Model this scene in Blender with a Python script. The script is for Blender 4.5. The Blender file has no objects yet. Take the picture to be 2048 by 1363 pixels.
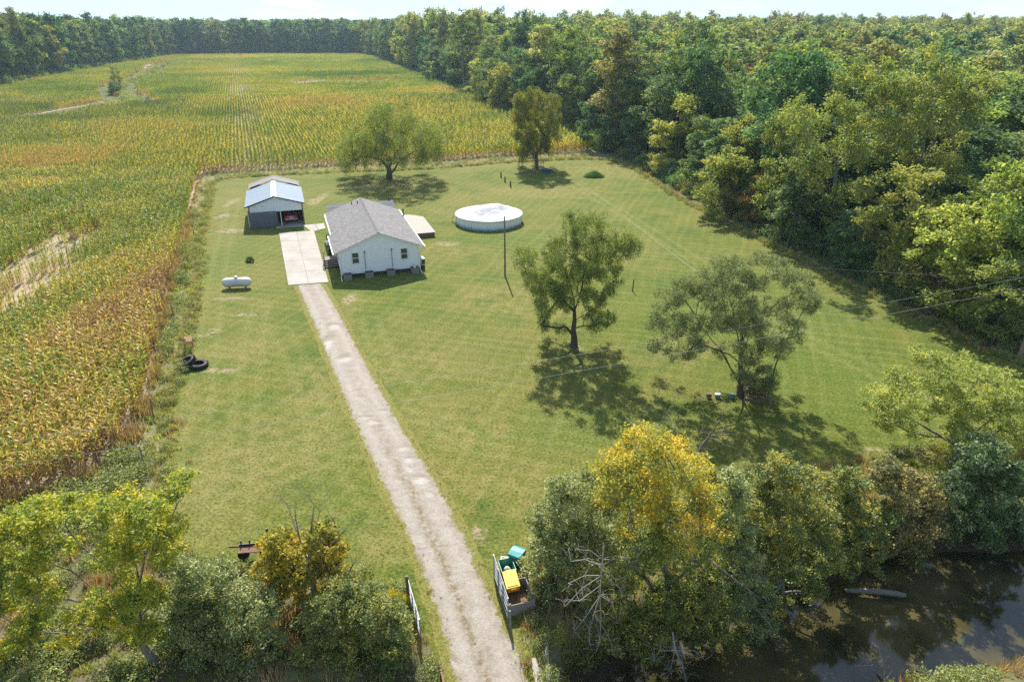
import bpy, bmesh, math, random
import numpy as np
from mathutils import Vector, Matrix
R = math.radians
HAZE = True
C = bpy.context.scene.collection
SC = bpy.context.scene

# ------------------------------------------------------------------ camera, sky, sun, exposure
CAM_H, FPX, CX, CY, HOR = 25.0, 1365.0, 1024.0, 681.5, 45.0     # metres; focal length etc. in photo pixels (2048 wide)
PITCH = math.atan((CY - HOR) / FPX)
cam_d = bpy.data.cameras.new('camera'); cam = bpy.data.objects.new('camera', cam_d); C.objects.link(cam)
cam_d.sensor_width = 36.0; cam_d.lens = 36.0 * FPX / 2048.0; cam_d.clip_start = 0.5; cam_d.clip_end = 20000
cam.location = (0, 0, CAM_H); cam.rotation_euler = (R(90) - PITCH, 0, 0)
SC.camera = cam
SUN_EL, SUN_AZ = R(45.5), R(-8.0)          # the sun stands ahead of the camera, a little to the left
w = bpy.data.worlds.new('World'); SC.world = w; w.use_nodes = True
nt = w.node_tree; nt.nodes.clear()
sky = nt.nodes.new('ShaderNodeTexSky'); sky.sky_type = 'NISHITA'; sky.sun_disc = False
sky.sun_elevation = SUN_EL; sky.sun_rotation = SUN_AZ; sky.air_density = 1.0; sky.dust_density = 0.7; sky.ozone_density = 1.2
bg = nt.nodes.new('ShaderNodeBackground'); bg.inputs[1].default_value = 0.125
tc = nt.nodes.new('ShaderNodeTexCoord'); mp = nt.nodes.new('ShaderNodeMapping'); mp.inputs['Scale'].default_value = (1.6, 1.6, 9.0)
nz = nt.nodes.new('ShaderNodeTexNoise'); nz.inputs['Scale'].default_value = 2.6; nz.inputs['Detail'].default_value = 7; nz.inputs['Roughness'].default_value = 0.6
cr = nt.nodes.new('ShaderNodeValToRGB'); cr.color_ramp.elements[0].position = 0.40; cr.color_ramp.elements[1].position = 0.66
cr.color_ramp.elements[0].color = (0.02, 0.02, 0.02, 1); cr.color_ramp.elements[1].color = (0.55, 0.55, 0.55, 1)
mx = nt.nodes.new('ShaderNodeMix'); mx.data_type = 'RGBA'; mx.inputs[7].default_value = (3.55, 4.1, 4.6, 1)
ow = nt.nodes.new('ShaderNodeOutputWorld')
L = nt.links.new
L(tc.outputs['Generated'], mp.inputs[0]); L(mp.outputs[0], nz.inputs[0]); L(nz.outputs[0], cr.inputs[0]); sz = nt.nodes.new('ShaderNodeSeparateXYZ'); L(tc.outputs['Generated'], sz.inputs[0])           # thin pale veil low in the sky, all round
mr = nt.nodes.new('ShaderNodeMapRange'); mr.inputs[1].default_value = .02; mr.inputs[2].default_value = .30; mr.inputs[3].default_value = .80; mr.inputs[4].default_value = 0; L(sz.outputs[2], mr.inputs[0])
ad = nt.nodes.new('ShaderNodeMath'); ad.operation = 'ADD'; ad.use_clamp = True; L(cr.outputs[0], ad.inputs[0]); L(mr.outputs[0], ad.inputs[1]); L(ad.outputs[0], mx.inputs[0])
L(sky.outputs[0], mx.inputs[6]); L(mx.outputs[2], bg.inputs[0]); L(bg.outputs[0], ow.inputs[0])
sun_d = bpy.data.lights.new('sun', 'SUN'); sun_d.energy = 4.8; sun_d.angle = R(0.53); sun_d.color = (1.0, 0.93, 0.82)
sun = bpy.data.objects.new('sun', sun_d); C.objects.link(sun)
sdir = Vector((math.sin(SUN_AZ) * math.cos(SUN_EL), math.cos(SUN_AZ) * math.cos(SUN_EL), math.sin(SUN_EL)))
sun.rotation_euler = sdir.to_track_quat('Z', 'Y').to_euler(); sun.location = (0, 60, 80)
SC.view_settings.view_transform = 'Standard'; SC.view_settings.look = 'None'; SC.view_settings.gamma = 1
SC.view_settings.exposure = 0.94
SC.render.engine = 'CYCLES'
SC.cycles.max_bounces = 6; SC.cycles.diffuse_bounces = 3; SC.cycles.glossy_bounces = 3; SC.cycles.transmission_bounces = 4
SC.cycles.transparent_max_bounces = 6; SC.cycles.volume_bounces = 1
SC.cycles.use_denoising = False
SC.cycles.caustics_reflective = False; SC.cycles.caustics_refractive = False

# ------------------------------------------------------------------ surveying: where a point of the photograph lies in the place
_c, _s = math.cos(PITCH), math.sin(PITCH)
def ray(px, py):
    a = (px - CX) / FPX; b = (py - CY) / FPX
    return np.array([a, _c - b * _s, -_s - b * _c])
def at(px, py, z=0.0):
    d = ray(px, py); t = (z - CAM_H) / d[2]
    return np.array([d[0] * t, d[1] * t, z])
def onplane(px, py, Y):                       # the point seen at px,py in the upright plane y = Y
    d = ray(px, py); t = Y / d[1]
    return np.array([d[0] * t, Y, CAM_H + d[2] * t])
def mpp(p):                                   # metres per photo pixel at a place
    return (p[1] * _c - (p[2] - CAM_H) * _s) / FPX
def G2(pts, z=0.0): return np.array([at(x, y, z)[:2] for x, y in pts])

# ------------------------------------------------------------------ numpy noise and polygons
def _h(ix, iy, s):
    n = (ix.astype(np.int64) * 374761393 + iy.astype(np.int64) * 668265263 + s * 1442695041) & 0xffffffff
    n = ((n ^ (n >> 13)) * 1274126177) & 0xffffffff
    return ((n ^ (n >> 16)) & 0xffffff) / float(0xffffff)
def vnoise(x, y, s=0):
    x = np.asarray(x, float); y = np.asarray(y, float)
    ix = np.floor(x); iy = np.floor(y); fx = x - ix; fy = y - iy
    fx = fx * fx * (3 - 2 * fx); fy = fy * fy * (3 - 2 * fy)
    a = _h(ix, iy, s); b = _h(ix + 1, iy, s); c = _h(ix, iy + 1, s); d = _h(ix + 1, iy + 1, s)
    return (a * (1 - fx) + b * fx) * (1 - fy) + (c * (1 - fx) + d * fx) * fy
def fbm(x, y, sc, s=0, o=4):
    v = 0; a = 1; t = 0
    for k in range(o):
        v = v + a * vnoise(np.asarray(x) / sc * 2 ** k, np.asarray(y) / sc * 2 ** k, s + 17 * k); t += a; a *= .55
    return v / t
def sstep(a, b, x):
    t = np.clip((np.asarray(x, float) - a) / (b - a), 0, 1); return t * t * (3 - 2 * t)
def inpoly(x, y, P):
    x = np.asarray(x, float); y = np.asarray(y, float); r = np.zeros(x.shape, bool); n = len(P)
    for i in range(n):
        x0, y0 = P[i][0], P[i][1]; x1, y1 = P[(i + 1) % n][0], P[(i + 1) % n][1]
        if y0 == y1: continue
        r ^= ((y0 > y) != (y1 > y)) & (x < (x1 - x0) * (y - y0) / (y1 - y0) + x0)
    return r
def nearline(x, y, P):
    """distance to a polyline, nearest point, and distance along it"""
    best = np.full(x.shape, 1e18); bx = x.copy(); by = y.copy(); al = np.zeros(x.shape); acc = 0
    for i in range(len(P) - 1):
        ax, ay = P[i][0], P[i][1]; dx, dy = P[i + 1][0] - ax, P[i + 1][1] - ay; l2 = dx * dx + dy * dy + 1e-12
        t = np.clip(((x - ax) * dx + (y - ay) * dy) / l2, 0, 1); qx = ax + t * dx; qy = ay + t * dy
        d = (x - qx) ** 2 + (y - qy) ** 2; m = d < best
        best = np.where(m, d, best); bx = np.where(m, qx, bx); by = np.where(m, qy, by); al = np.where(m, acc + t * math.sqrt(l2), al)
        acc += math.sqrt(l2)
    return np.sqrt(best), bx, by, al
def smooth_poly(P, step, closed=True, wob=0.0, seed=3):
    P = [np.array(p[:2], float) for p in P]; n = len(P); out = []
    for i in range(n if closed else n - 1):
        p1, p2 = P[i], P[(i + 1) % n]
        p0 = P[i - 1] if (closed or i > 0) else p1; p3 = P[(i + 2) % n] if (closed or i + 2 < n) else p2
        k = max(1, int(np.linalg.norm(p2 - p1) / step))
        for j in range(k):
            t = j / k
            out.append(.5 * ((2 * p1) + (p2 - p0) * t + (2 * p0 - 5 * p1 + 4 * p2 - p3) * t * t + (3 * p1 - p0 - 3 * p2 + p3) * t ** 3))
    if not closed: out.append(P[-1])
    o = np.array(out)
    if wob:
        o = o + wob * 2 * np.stack([fbm(o[:, 0], o[:, 1], 1.6, seed) - .5, fbm(o[:, 0], o[:, 1], 1.6, seed + 5) - .5], 1)
    return o

# ------------------------------------------------------------------ objects
def setp(o, label=None, cat=None, group=None, kind=None):
    if label: o['label'] = label
    if cat: o['category'] = cat
    if group: o['group'] = group
    if kind: o['kind'] = kind
    return o
def thing(name, label, cat, loc=(0, 0, 0), rz=0.0, group=None):
    o = bpy.data.objects.new(name, None); C.objects.link(o); o.location = loc; o.rotation_euler = (0, 0, rz)
    o.empty_display_size = .3
    return setp(o, label, cat, group)
def npmesh(name, v, f, mat=None, attrs=None, smooth=False, sizes=None):
    """v (n,3), f (m,k) array, or flat index array with sizes"""
    me = bpy.data.meshes.new(name); v = np.asarray(v, np.float32); f = np.asarray(f, np.int32)
    if sizes is None: sizes = np.full(len(f), f.shape[1], np.int32)
    sizes = np.asarray(sizes, np.int32); flat = f.ravel()
    me.vertices.add(len(v)); me.vertices.foreach_set('co', v.ravel())
    me.loops.add(len(flat)); me.loops.foreach_set('vertex_index', flat)
    me.polygons.add(len(sizes)); st = np.zeros(len(sizes), np.int32); st[1:] = np.cumsum(sizes)[:-1]
    me.polygons.foreach_set('loop_start', st); me.polygons.foreach_set('loop_total', sizes)
    if smooth: me.polygons.foreach_set('use_smooth', np.ones(len(sizes), bool))
    for k, a in (attrs or {}).items():
        a = np.asarray(a, np.float32)
        if a.ndim == 1:
            at_ = me.attributes.new(k, 'FLOAT', 'POINT'); at_.data.foreach_set('value', a)
        else:
            at_ = me.attributes.new(k, 'FLOAT_VECTOR', 'POINT'); at_.data.foreach_set('vector', a.ravel())
    me.update(calc_edges=True); me.validate()
    if mat: me.materials.append(mat)
    return me
def ob(name, me, parent=None, link=True):
    o = bpy.data.objects.new(name, me)
    if link: C.objects.link(o)
    if parent: o.parent = parent
    return o
class MB:
    """gathers boxes, prisms, tubes for ONE mesh object"""
    def __init__(s): s.v = []; s.f = []
    def add(s, v, f):
        n = len(s.v); s.v += [tuple(float(c) for c in p) for p in v]; s.f += [tuple(i + n for i in q) for q in f]; return s
    def box(s, x0, x1, y0, y1, z0, z1, M=None):
        v = [(x, y, z) for z in (z0, z1) for y in (y0, y1) for x in (x0, x1)]
        if M is not None: v = [M @ Vector(p) for p in v]
        return s.add(v, [(0, 2, 3, 1), (4, 5, 7, 6), (0, 1, 5, 4), (2, 6, 7, 3), (0, 4, 6, 2), (1, 3, 7, 5)])
    def bar(s, p, q, w, h=None, roll=0.0):
        h = h or w; p = Vector(p); q = Vector(q); d = q - p; l = d.length
        M = Matrix.Translation(p) @ d.to_track_quat('Y', 'Z').to_matrix().to_4x4() @ Matrix.Rotation(roll, 4, 'Y')
        return s.box(-w / 2, w / 2, 0, l, -h / 2, h / 2, M)
    def prism(s, pts, y0, y1):                       # outline in x,z pushed from y0 to y1
        n = len(pts); v = [(x, y0, z) for x, z in pts] + [(x, y1, z) for x, z in pts]
        f = [tuple(range(n)), tuple(range(2 * n - 1, n - 1, -1))] + [(i, i + n, (i + 1) % n + n, (i + 1) % n) for i in range(n)]
        return s.add(v, f)
    def quad(s, a, b, c, d): return s.add([a, b, c, d], [(0, 1, 2, 3)])
    def tube(s, P, r, n=8, cap=True):
        P = [Vector(p) for p in P]; r = r if hasattr(r, '__len__') else [r] * len(P); v = []; f = []
        u = None
        for i, p in enumerate(P):
            d = (P[min(i + 1, len(P) - 1)] - P[max(i - 1, 0)]).normalized()
            if u is None: u = d.orthogonal().normalized()
            else:
                u = u - d * u.dot(d); u = u.normalized() if u.length > 1e-6 else d.orthogonal().normalized()
            w_ = d.cross(u)
            for k in range(n):
                a = 2 * math.pi * k / n; v.append(p + (u * math.cos(a) + w_ * math.sin(a)) * r[i])
        for i in range(len(P) - 1):
            for k in range(n):
                a = i * n + k; b = i * n + (k + 1) % n; f.append((a, b, b + n, a + n))
        if cap: f += [tuple(range(n - 1, -1, -1)), tuple(range((len(P) - 1) * n, len(P) * n))]
        return s.add(v, f)
    def lathe(s, prof, n=16, c=(0, 0)):              # prof: (r, z)
        v = [(c[0] + r * math.cos(2 * math.pi * k / n), c[1] + r * math.sin(2 * math.pi * k / n), z) for r, z in prof for k in range(n)]
        f = [(i * n + k, i * n + (k + 1) % n, (i + 1) * n + (k + 1) % n, (i + 1) * n + k) for i in range(len(prof) - 1) for k in range(n)]
        f += [tuple(range(n - 1, -1, -1)), tuple(range((len(prof) - 1) * n, len(prof) * n))]
        return s.add(v, f)
    def mesh(s, name, mat, smooth=False, bev=0.0):
        me = bpy.data.meshes.new(name); me.from_pydata(s.v, [], s.f); me.materials.append(mat)
        if bev:
            b = bmesh.new(); b.from_mesh(me); bmesh.ops.remove_doubles(b, verts=b.verts, dist=1e-5)
            bmesh.ops.bevel(b, geom=[e for e in b.edges if len(e.link_faces) == 2 and e.calc_face_angle(0) > .5], offset=bev, segments=2, affect='EDGES', profile=.5)
            b.to_mesh(me); b.free()
        if smooth: me.polygons.foreach_set('use_smooth', [True] * len(me.polygons))
        me.update(); return me
    def build(s, name, mat, parent=None, smooth=False, bev=0.0, **kw):
        o = ob(name, s.mesh(name, mat, smooth, bev), parent); setp(o, **kw); return o
def dup(root, loc=None, rz=None, label=None, scale=None):
    r = root.copy(); C.objects.link(r)
    if loc is not None: r.location = loc
    if rz is not None: r.rotation_euler = (0, 0, rz)
    if scale is not None: r.scale = scale
    if label: r['label'] = label
    for ch in root.children:
        c = ch.copy(); C.objects.link(c); c.parent = r
        for g in ch.children:
            d = g.copy(); C.objects.link(d); d.parent = c
    return r

# ------------------------------------------------------------------ materials
class NT:
    def __init__(s, name):
        s.m = bpy.data.materials.new(name); s.m.use_nodes = True; s.t = s.m.node_tree; s.t.nodes.clear()
        s.out = s.t.nodes.new('ShaderNodeOutputMaterial')
    def n(s, typ, **kw):
        x = s.t.nodes.new('ShaderNode' + typ)
        for k, v in kw.items(): setattr(x, k, v)
        return x
    def l(s, a, b): s.t.links.new(a, b)
    def pos(s): return s.n('NewGeometry').outputs['Position']
    def obj(s): return s.n('TexCoord').outputs['Object']
    def scaled(s, v, sc):
        m = s.n('Mapping'); m.inputs['Scale'].default_value = sc; s.l(v, m.inputs[0]); return m.outputs[0]
    def noise(s, v, sc, det=3, rough=.55, dist=0.0):
        x = s.n('TexNoise'); x.inputs['Scale'].default_value = sc; x.inputs['Detail'].default_value = det
        x.inputs['Roughness'].default_value = rough; x.inputs['Distortion'].default_value = dist
        if v is not None: s.l(v, x.inputs[0])
        return x.outputs[0]
    def ramp(s, f, stops, interp='LINEAR'):
        x = s.n('ValToRGB'); x.color_ramp.interpolation = interp; e = x.color_ramp.elements
        while len(e) < len(stops): e.new(.5)
        for i, (p, c) in enumerate(stops):
            e[i].position = p; e[i].color = (*c, 1) if len(c) == 3 else c
        s.l(f, x.inputs[0]); return x.outputs[0]
    def mix(s, f, a, b, mode='MIX'):
        x = s.n('Mix', data_type='RGBA', blend_type=mode)
        for i, v in ((0, f), (6, a), (7, b)):
            if isinstance(v, (int, float)): x.inputs[i].default_value = v
            elif isinstance(v, tuple): x.inputs[i].default_value = (*v, 1)
            else: s.l(v, x.inputs[i])
        return x.outputs[2]
    def math(s, op, a, b=0.0, clamp=False):
        x = s.n('Math', operation=op, use_clamp=clamp)
        for i, v in ((0, a), (1, b)):
            if isinstance(v, (int, float)): x.inputs[i].default_value = v
            else: s.l(v, x.inputs[i])
        return x.outputs[0]
    def attr(s, name, typ='GEOMETRY'): return s.n('Attribute', attribute_name=name, attribute_type=typ).outputs['Fac']
    def bump(s, h, st=.3, dist=.02):
        b = s.n('Bump'); b.inputs['Strength'].default_value = st; b.inputs['Distance'].default_value = dist; s.l(h, b.inputs['Height']); return b.outputs[0]
    def pbr(s, col, rough=.8, metal=0.0, nrm=None, spec=.5):
        p = s.n('BsdfPrincipled')
        for k, v in (('Base Color', col), ('Roughness', rough), ('Metallic', metal)):
            if isinstance(v, (int, float)): p.inputs[k].default_value = v
            elif isinstance(v, tuple): p.inputs[k].default_value = (*v, 1)
            else: s.l(v, p.inputs[k])
        p.inputs['Specular IOR Level'].default_value = spec
        if nrm is not None: s.l(nrm, p.inputs['Normal'])
        s.l(p.outputs[0], s.out.inputs[0]); return s.m
def paint(name, col, rough=.6, metal=0.0, var=.12, sc=3.0, dirt=(.25, .22, .17), dirt_amt=.25, spec=.4):
    """plain surface with grain and grime"""
    t = NT(name); p = t.obj(); n1 = t.noise(p, sc, 5); n2 = t.noise(p, sc * 9, 2)
    c = t.mix(t.math('MULTIPLY', n2, var * 2), col, tuple(x * .55 for x in col))
    d = t.ramp(n1, [(.5, (0, 0, 0)), (.78, (1, 1, 1))])
    c = t.mix(t.math('MULTIPLY', d, dirt_amt), c, dirt)
    return t.pbr(c, rough, metal, t.bump(n2, .15, .01), spec)
LEAF_GAIN = 2.15
def leafmat(name, cols, trans=.4, gloss=.06, rnd=.25, warm=None):
    """cols: three leaf colours from dark to light; the attribute tint picks between them, every copy differs a little"""
    t = NT(name); ti = t.attr('tint'); oi = t.n('ObjectInfo').outputs['Random']; cols = [tuple(min(.75, x * LEAF_GAIN) for x in c) for c in cols]; gloss *= .4
    c = t.ramp(ti, [(0.0, cols[0]), (.5, cols[1]), (1.0, cols[2])])
    hv = t.n('HueSaturation'); t.l(c, hv.inputs['Color'])
    t.l(t.math('ADD', t.math('MULTIPLY', oi, rnd * .16), .5 - rnd * .08), hv.inputs['Hue'])
    wn = t.n('TexWhiteNoise', noise_dimensions='1D'); t.l(t.math('MULTIPLY', oi, 91.7), wn.inputs['W'])
    t.l(t.math('ADD', t.math('MULTIPLY', wn.outputs['Value'], rnd * 1.6), 1 - rnd * .8), hv.inputs['Value'])
    hv.inputs['Saturation'].default_value = 1.03
    d = t.n('BsdfDiffuse'); tr = t.n('BsdfTranslucent'); g = t.n('BsdfGlossy'); g.inputs['Roughness'].default_value = .6
    t.l(hv.outputs[0], d.inputs[0])
    t.l(t.mix(.35, hv.outputs[0], (.20, .24, .02), 'ADD') if False else t.mix(1.0, hv.outputs[0], (1.40, 1.38, .70), 'MULTIPLY'), tr.inputs[0])
    m1 = t.n('MixShader'); m1.inputs[0].default_value = trans; t.l(d.outputs[0], m1.inputs[1]); t.l(tr.outputs[0], m1.inputs[2])
    m2 = t.n('MixShader'); m2.inputs[0].default_value = gloss; t.l(m1.outputs[0], m2.inputs[1]); t.l(g.outputs[0], m2.inputs[2])
    t.l(m2.outputs[0], t.out.inputs[0]); return t.m
def bark(name, a, b):
    t = NT(name); p = t.scaled(t.obj(), (6, 6, 1.2)); n = t.noise(p, 3, 5, .6)
    return t.pbr(t.ramp(n, [(.3, a), (.7, b)]), .9, 0, t.bump(n, .6, .03))
# ------------------------------------------------------------------ the lie of the land
LAWN_PX = [(432, 362), (520, 352), (680, 344), (850, 338), (1000, 326), (1120, 320), (1200, 319), (1245, 328), (1300, 358), (1360, 398), (1430, 432), (1520, 478), (1610, 522), (1700, 568),
           (1800, 618), (1900, 662), (2010, 715), (2130, 770), (2130, 900), (2048, 910), (1960, 930), (1860, 985), (1760, 1030), (1600, 1060), (1400, 1090), (1250, 1120), (1120, 1150), (1062, 1210),
           (1045, 1290), (1065, 1363), (1100, 1450), (880, 1450), (868, 1363), (850, 1270), (800, 1195), (700, 1165), (560, 1150), (440, 1150), (360, 1120), (300, 1050), (318, 960), (336, 880), (345, 790),
           (362, 720), (384, 645), (396, 560), (402, 470), (418, 400)]
CORN_EDGE_PX = [(0, 1000), (60, 985), (180, 950), (240, 890), (285, 820), (300, 740), (318, 650), (350, 520), (385, 400), (408, 350), (520, 340), (680, 330), (850, 322), (1000, 312), (1120, 306), (1180, 302),
                (1120, 270), (1020, 238), (960, 208), (900, 182), (830, 152), (775, 130), (720, 113), (560, 111), (372, 113)]
ROAD_L = [(592, 571), (622, 640), (655, 720), (700, 830), (745, 930), (790, 1030), (830, 1120), (870, 1230), (905, 1363), (925, 1500), (930, 1700)]
ROAD_R = [(645, 567), (680, 625), (715, 690), (770, 790), (830, 890), (885, 980), (935, 1080), (975, 1170), (1020, 1260), (1070, 1363), (1120, 1500), (1200, 1700)]
rl = smooth_poly(G2(ROAD_L), .4, False); rr = smooth_poly(G2(ROAD_R), .4, False)
def resample(P, n):
    d = np.r_[0, np.cumsum(np.linalg.norm(np.diff(P, axis=0), axis=1))]; t = np.linspace(0, d[-1], n)
    return np.stack([np.interp(t, d, P[:, 0]), np.interp(t, d, P[:, 1])], 1)
NR = 220
rl = resample(rl, NR); rr = resample(rr, NR); rc = (rl + rr) / 2
CREEK = np.array([(-40, 6), (-25, 11), (-12, 15.5), (-2, 18.0), (5, 19.6), (10, 21.3), (16, 24.0), (22, 25.7), (28, 26.8), (40, 28.5), (58, 32), (90, 34)], float)
WATER_Z = -2.0
ROADAX = np.r_[[rc[-1] + (rc[-1] - rc[-30]) * 6], rc[::-1][::8]]
def creekdepth(x, y):
    d, bx, by, al = nearline(x, y, CREEK)
    hw = 1.7 + 1.2 * sstep(4, 14, bx) + .5 * np.sin(al * .4)
    k = 1 - sstep(hw - .4, hw + 2.1 + 1.2 * (vnoise(x / 3, y / 3, 9) - .5), d)
    rd = nearline(x, y, ROADAX)[0]
    k = k * sstep(2.5, 3.6, rd)
    return -2.7 * k
def terrain(x, y):
    x = np.asarray(x, float); y = np.asarray(y, float)
    z = np.zeros(x.shape); m = (np.abs(y - 24) < 22) & (np.abs(x) < 100)
    if m.any(): z[m] = creekdepth(x[m], y[m])
    return z
def tz(x, y): return float(terrain(np.array([x]), np.array([y]))[0])

def grid_axis(lo, hi, a, b, fine):
    mid = list(np.arange(a, b + 1e-6, fine)); up = []; st = fine; q = mid[-1]
    while q < hi: st = min(st * 1.25, 400); q += st; up.append(q)
    dn = []; st = fine; q = mid[0]
    while q > lo: st = min(st * 1.25, 400); q -= st; dn.append(q)
    return np.array(dn[::-1] + mid + up)
def mat_ground():
    t = NT('woodland_floor'); p = t.pos(); big = t.noise(p, .06, 4); mid = t.noise(p, .7, 5, .65); fine = t.noise(p, 9, 4, .7)
    c = t.ramp(mid, [(.3, (.045, .052, .022)), (.5, (.10, .105, .045)), (.68, (.19, .17, .09))])
    c = t.mix(t.ramp(fine, [(.42, (0, 0, 0)), (.62, (.8, .8, .8))]), c, (.16, .125, .07))
    c = t.mix(t.ramp(big, [(.45, (0, 0, 0)), (.6, (1, 1, 1))]), c, t.ramp(fine, [(.3, (.13, .15, .05)), (.7, (.27, .25, .13))]))
    z = t.n('SeparateXYZ'); t.l(p, z.inputs[0])
    wet = t.n('MapRange'); wet.inputs[1].default_value = -.15; wet.inputs[2].default_value = -1.2; wet.inputs[3].default_value = 0; wet.inputs[4].default_value = 1; t.l(z.outputs[2], wet.inputs[0])
    c = t.mix(wet.outputs[0], c, t.ramp(fine, [(.3, (.035, .028, .018)), (.7, (.09, .07, .045))]))
    return t.pbr(c, .95, 0, t.bump(fine, .8, .08), .2)
xs = grid_axis(-6000, 6000, -46, 62, .6); ys = grid_axis(-600, 9000, 6, 50, .6)
gx, gy = np.meshgrid(xs, ys); gz = terrain(gx, gy)
nx, ny = len(xs), len(ys); idx = np.arange(nx * ny).reshape(ny, nx)
fq = np.stack([idx[:-1, :-1], idx[:-1, 1:], idx[1:, 1:], idx[1:, :-1]], -1).reshape(-1, 4)
o = ob('ground', npmesh('ground', np.stack([gx, gy, gz], -1).reshape(-1, 3), fq, mat_ground(), smooth=True)); o['kind'] = 'structure'

def sheet(name, P, z, cell, mat, attrf=None, hole=None):
    P = np.asarray(P); lo = P.min(0) - cell; hi = P.max(0) + cell
    X = np.arange(lo[0], hi[0], cell); Y = np.arange(lo[1], hi[1], cell); gx, gy = np.meshgrid(X, Y); h, w_ = gx.shape
    cx = gx[:-1, :-1] + cell / 2; cy = gy[:-1, :-1] + cell / 2; k = inpoly(cx, cy, P)
    if hole is not None: k &= ~hole(cx, cy)
    idx = np.arange(h * w_).reshape(h, w_); f = np.stack([idx[:-1, :-1], idx[:-1, 1:], idx[1:, 1:], idx[1:, :-1]], -1)[k]
    cnt = np.bincount(f.ravel(), minlength=h * w_); used = cnt > 0; edge = used & (cnt < 4)
    x = gx.ravel().copy(); y = gy.ravel().copy()
    e = np.where(edge)[0]; d, bx, by, _ = nearline(x[e], y[e], np.vstack([P, P[:1]])); ok = d < cell * 1.3
    x[e[ok]] = bx[ok]; y[e[ok]] = by[ok]
    new = np.cumsum(used) - 1; f = new[f]; x = x[used]; y = y[used]
    zz = terrain(x, y) + z
    me = npmesh(name, np.stack([x, y, zz], 1), f, mat, attrf(x, y) if attrf else None, smooth=True)
    o = ob(name, me); o['kind'] = 'structure'; return o

# lawn
def ell(x, y, px, py, rx, ry, s=0):
    """soft blotch in the grass, given where it lies in the photograph"""
    c = at(px, py); m = mpp(c); zc = m * FPX; wx = rx * m; wy = ry * zc * zc / (FPX * CAM_H)
    u = (x - c[0]) / wx; v = (y - c[1]) / wy
    return 1 - sstep(.45, 1.25, np.sqrt(u * u + v * v) + .9 * (fbm(x, y, 1.3, 40 + s) - .5))
DIRT = [(470, 597, 44, 4), (492, 629, 34, 2.5), (428, 662, 12, 9), (398, 672, 10, 2), (446, 432, 16, 5), (463, 405, 9, 9), (628, 402, 15, 7), (726, 373, 42, 5), (800, 371, 30, 3), (462, 462, 26, 5), (440, 741, 40, 5),
        (895, 487, 26, 4), (700, 596, 12, 12), (1640, 965, 40, 10), (1850, 910, 60, 16), (1790, 935, 50, 14), (1740, 900, 26, 8), (640, 397, 10, 14), (1510, 795, 30, 10), (1150, 694, 16, 6), (520, 1150, 30, 8), (960, 1060, 14, 20), (1010, 1180, 20, 30)]
DRY = [(880, 960, 150, 60), (640, 780, 90, 90), (820, 720, 120, 40), (1100, 620, 160, 20), (380, 820, 60, 80),(930, 850, 160, 70), (560, 880, 130, 110), (1000, 600, 110, 30), (1100, 385, 150, 14), (900, 500, 70, 16), (430, 960, 110, 80), (940, 960, 120, 60), (700, 620, 30, 50), (1200, 340, 90, 14), (760, 1080, 60, 60), (480, 700, 90, 40), (1350, 700, 80, 30), (1060, 980, 90, 70), (1560, 480, 70, 16)]
LUSH = [(450, 520, 60, 60), (760, 560, 110, 30), (1500, 620, 300, 90), (700, 440, 60, 40), (1000, 480, 120, 20), (1650, 760, 200, 70), (1150, 850, 200, 50), (640, 440, 60, 50)]
def lawn_attr(x, y):
    dirt = np.zeros(x.shape); dry = np.zeros(x.shape); lush = np.zeros(x.shape)
    for i, e in enumerate(DIRT): dirt = np.maximum(dirt, ell(x, y, *e, i))
    for i, e in enumerate(DRY): dry = np.maximum(dry, .8 * ell(x, y, *e, i))
    for i, e in enumerate(LUSH): lush = np.maximum(lush, ell(x, y, *e, i))
    tr = np.zeros(x.shape)
    for T in TRACKS:
        d = nearline(x, y, T)[0]; tr = np.maximum(tr, np.maximum(np.exp(-((d - .75) / .24) ** 2), 0))
    return dict(dirt=dirt, dry=dry, lush=lush, track=tr)
TRACKS = [smooth_poly(G2(p), 1, False) for p in ([(330, 990), (520, 960), (640, 920), (760, 880)], [(352, 940), (560, 900), (700, 850)], [(740, 640), (770, 720), (830, 800), (900, 860), (985, 900)],
          [(560, 660), (610, 760), (640, 860), (660, 960), (720, 1040), (800, 1100)], [(470, 400), (440, 520), (420, 660), (400, 800), (385, 950), (380, 1080)], [(520, 610), (500, 740), (480, 900), (470, 1060)],
          [(1080, 330), (1250, 430), (1450, 560), (1620, 680)], [(1520, 640), (1700, 720), (1900, 830)])]
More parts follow.
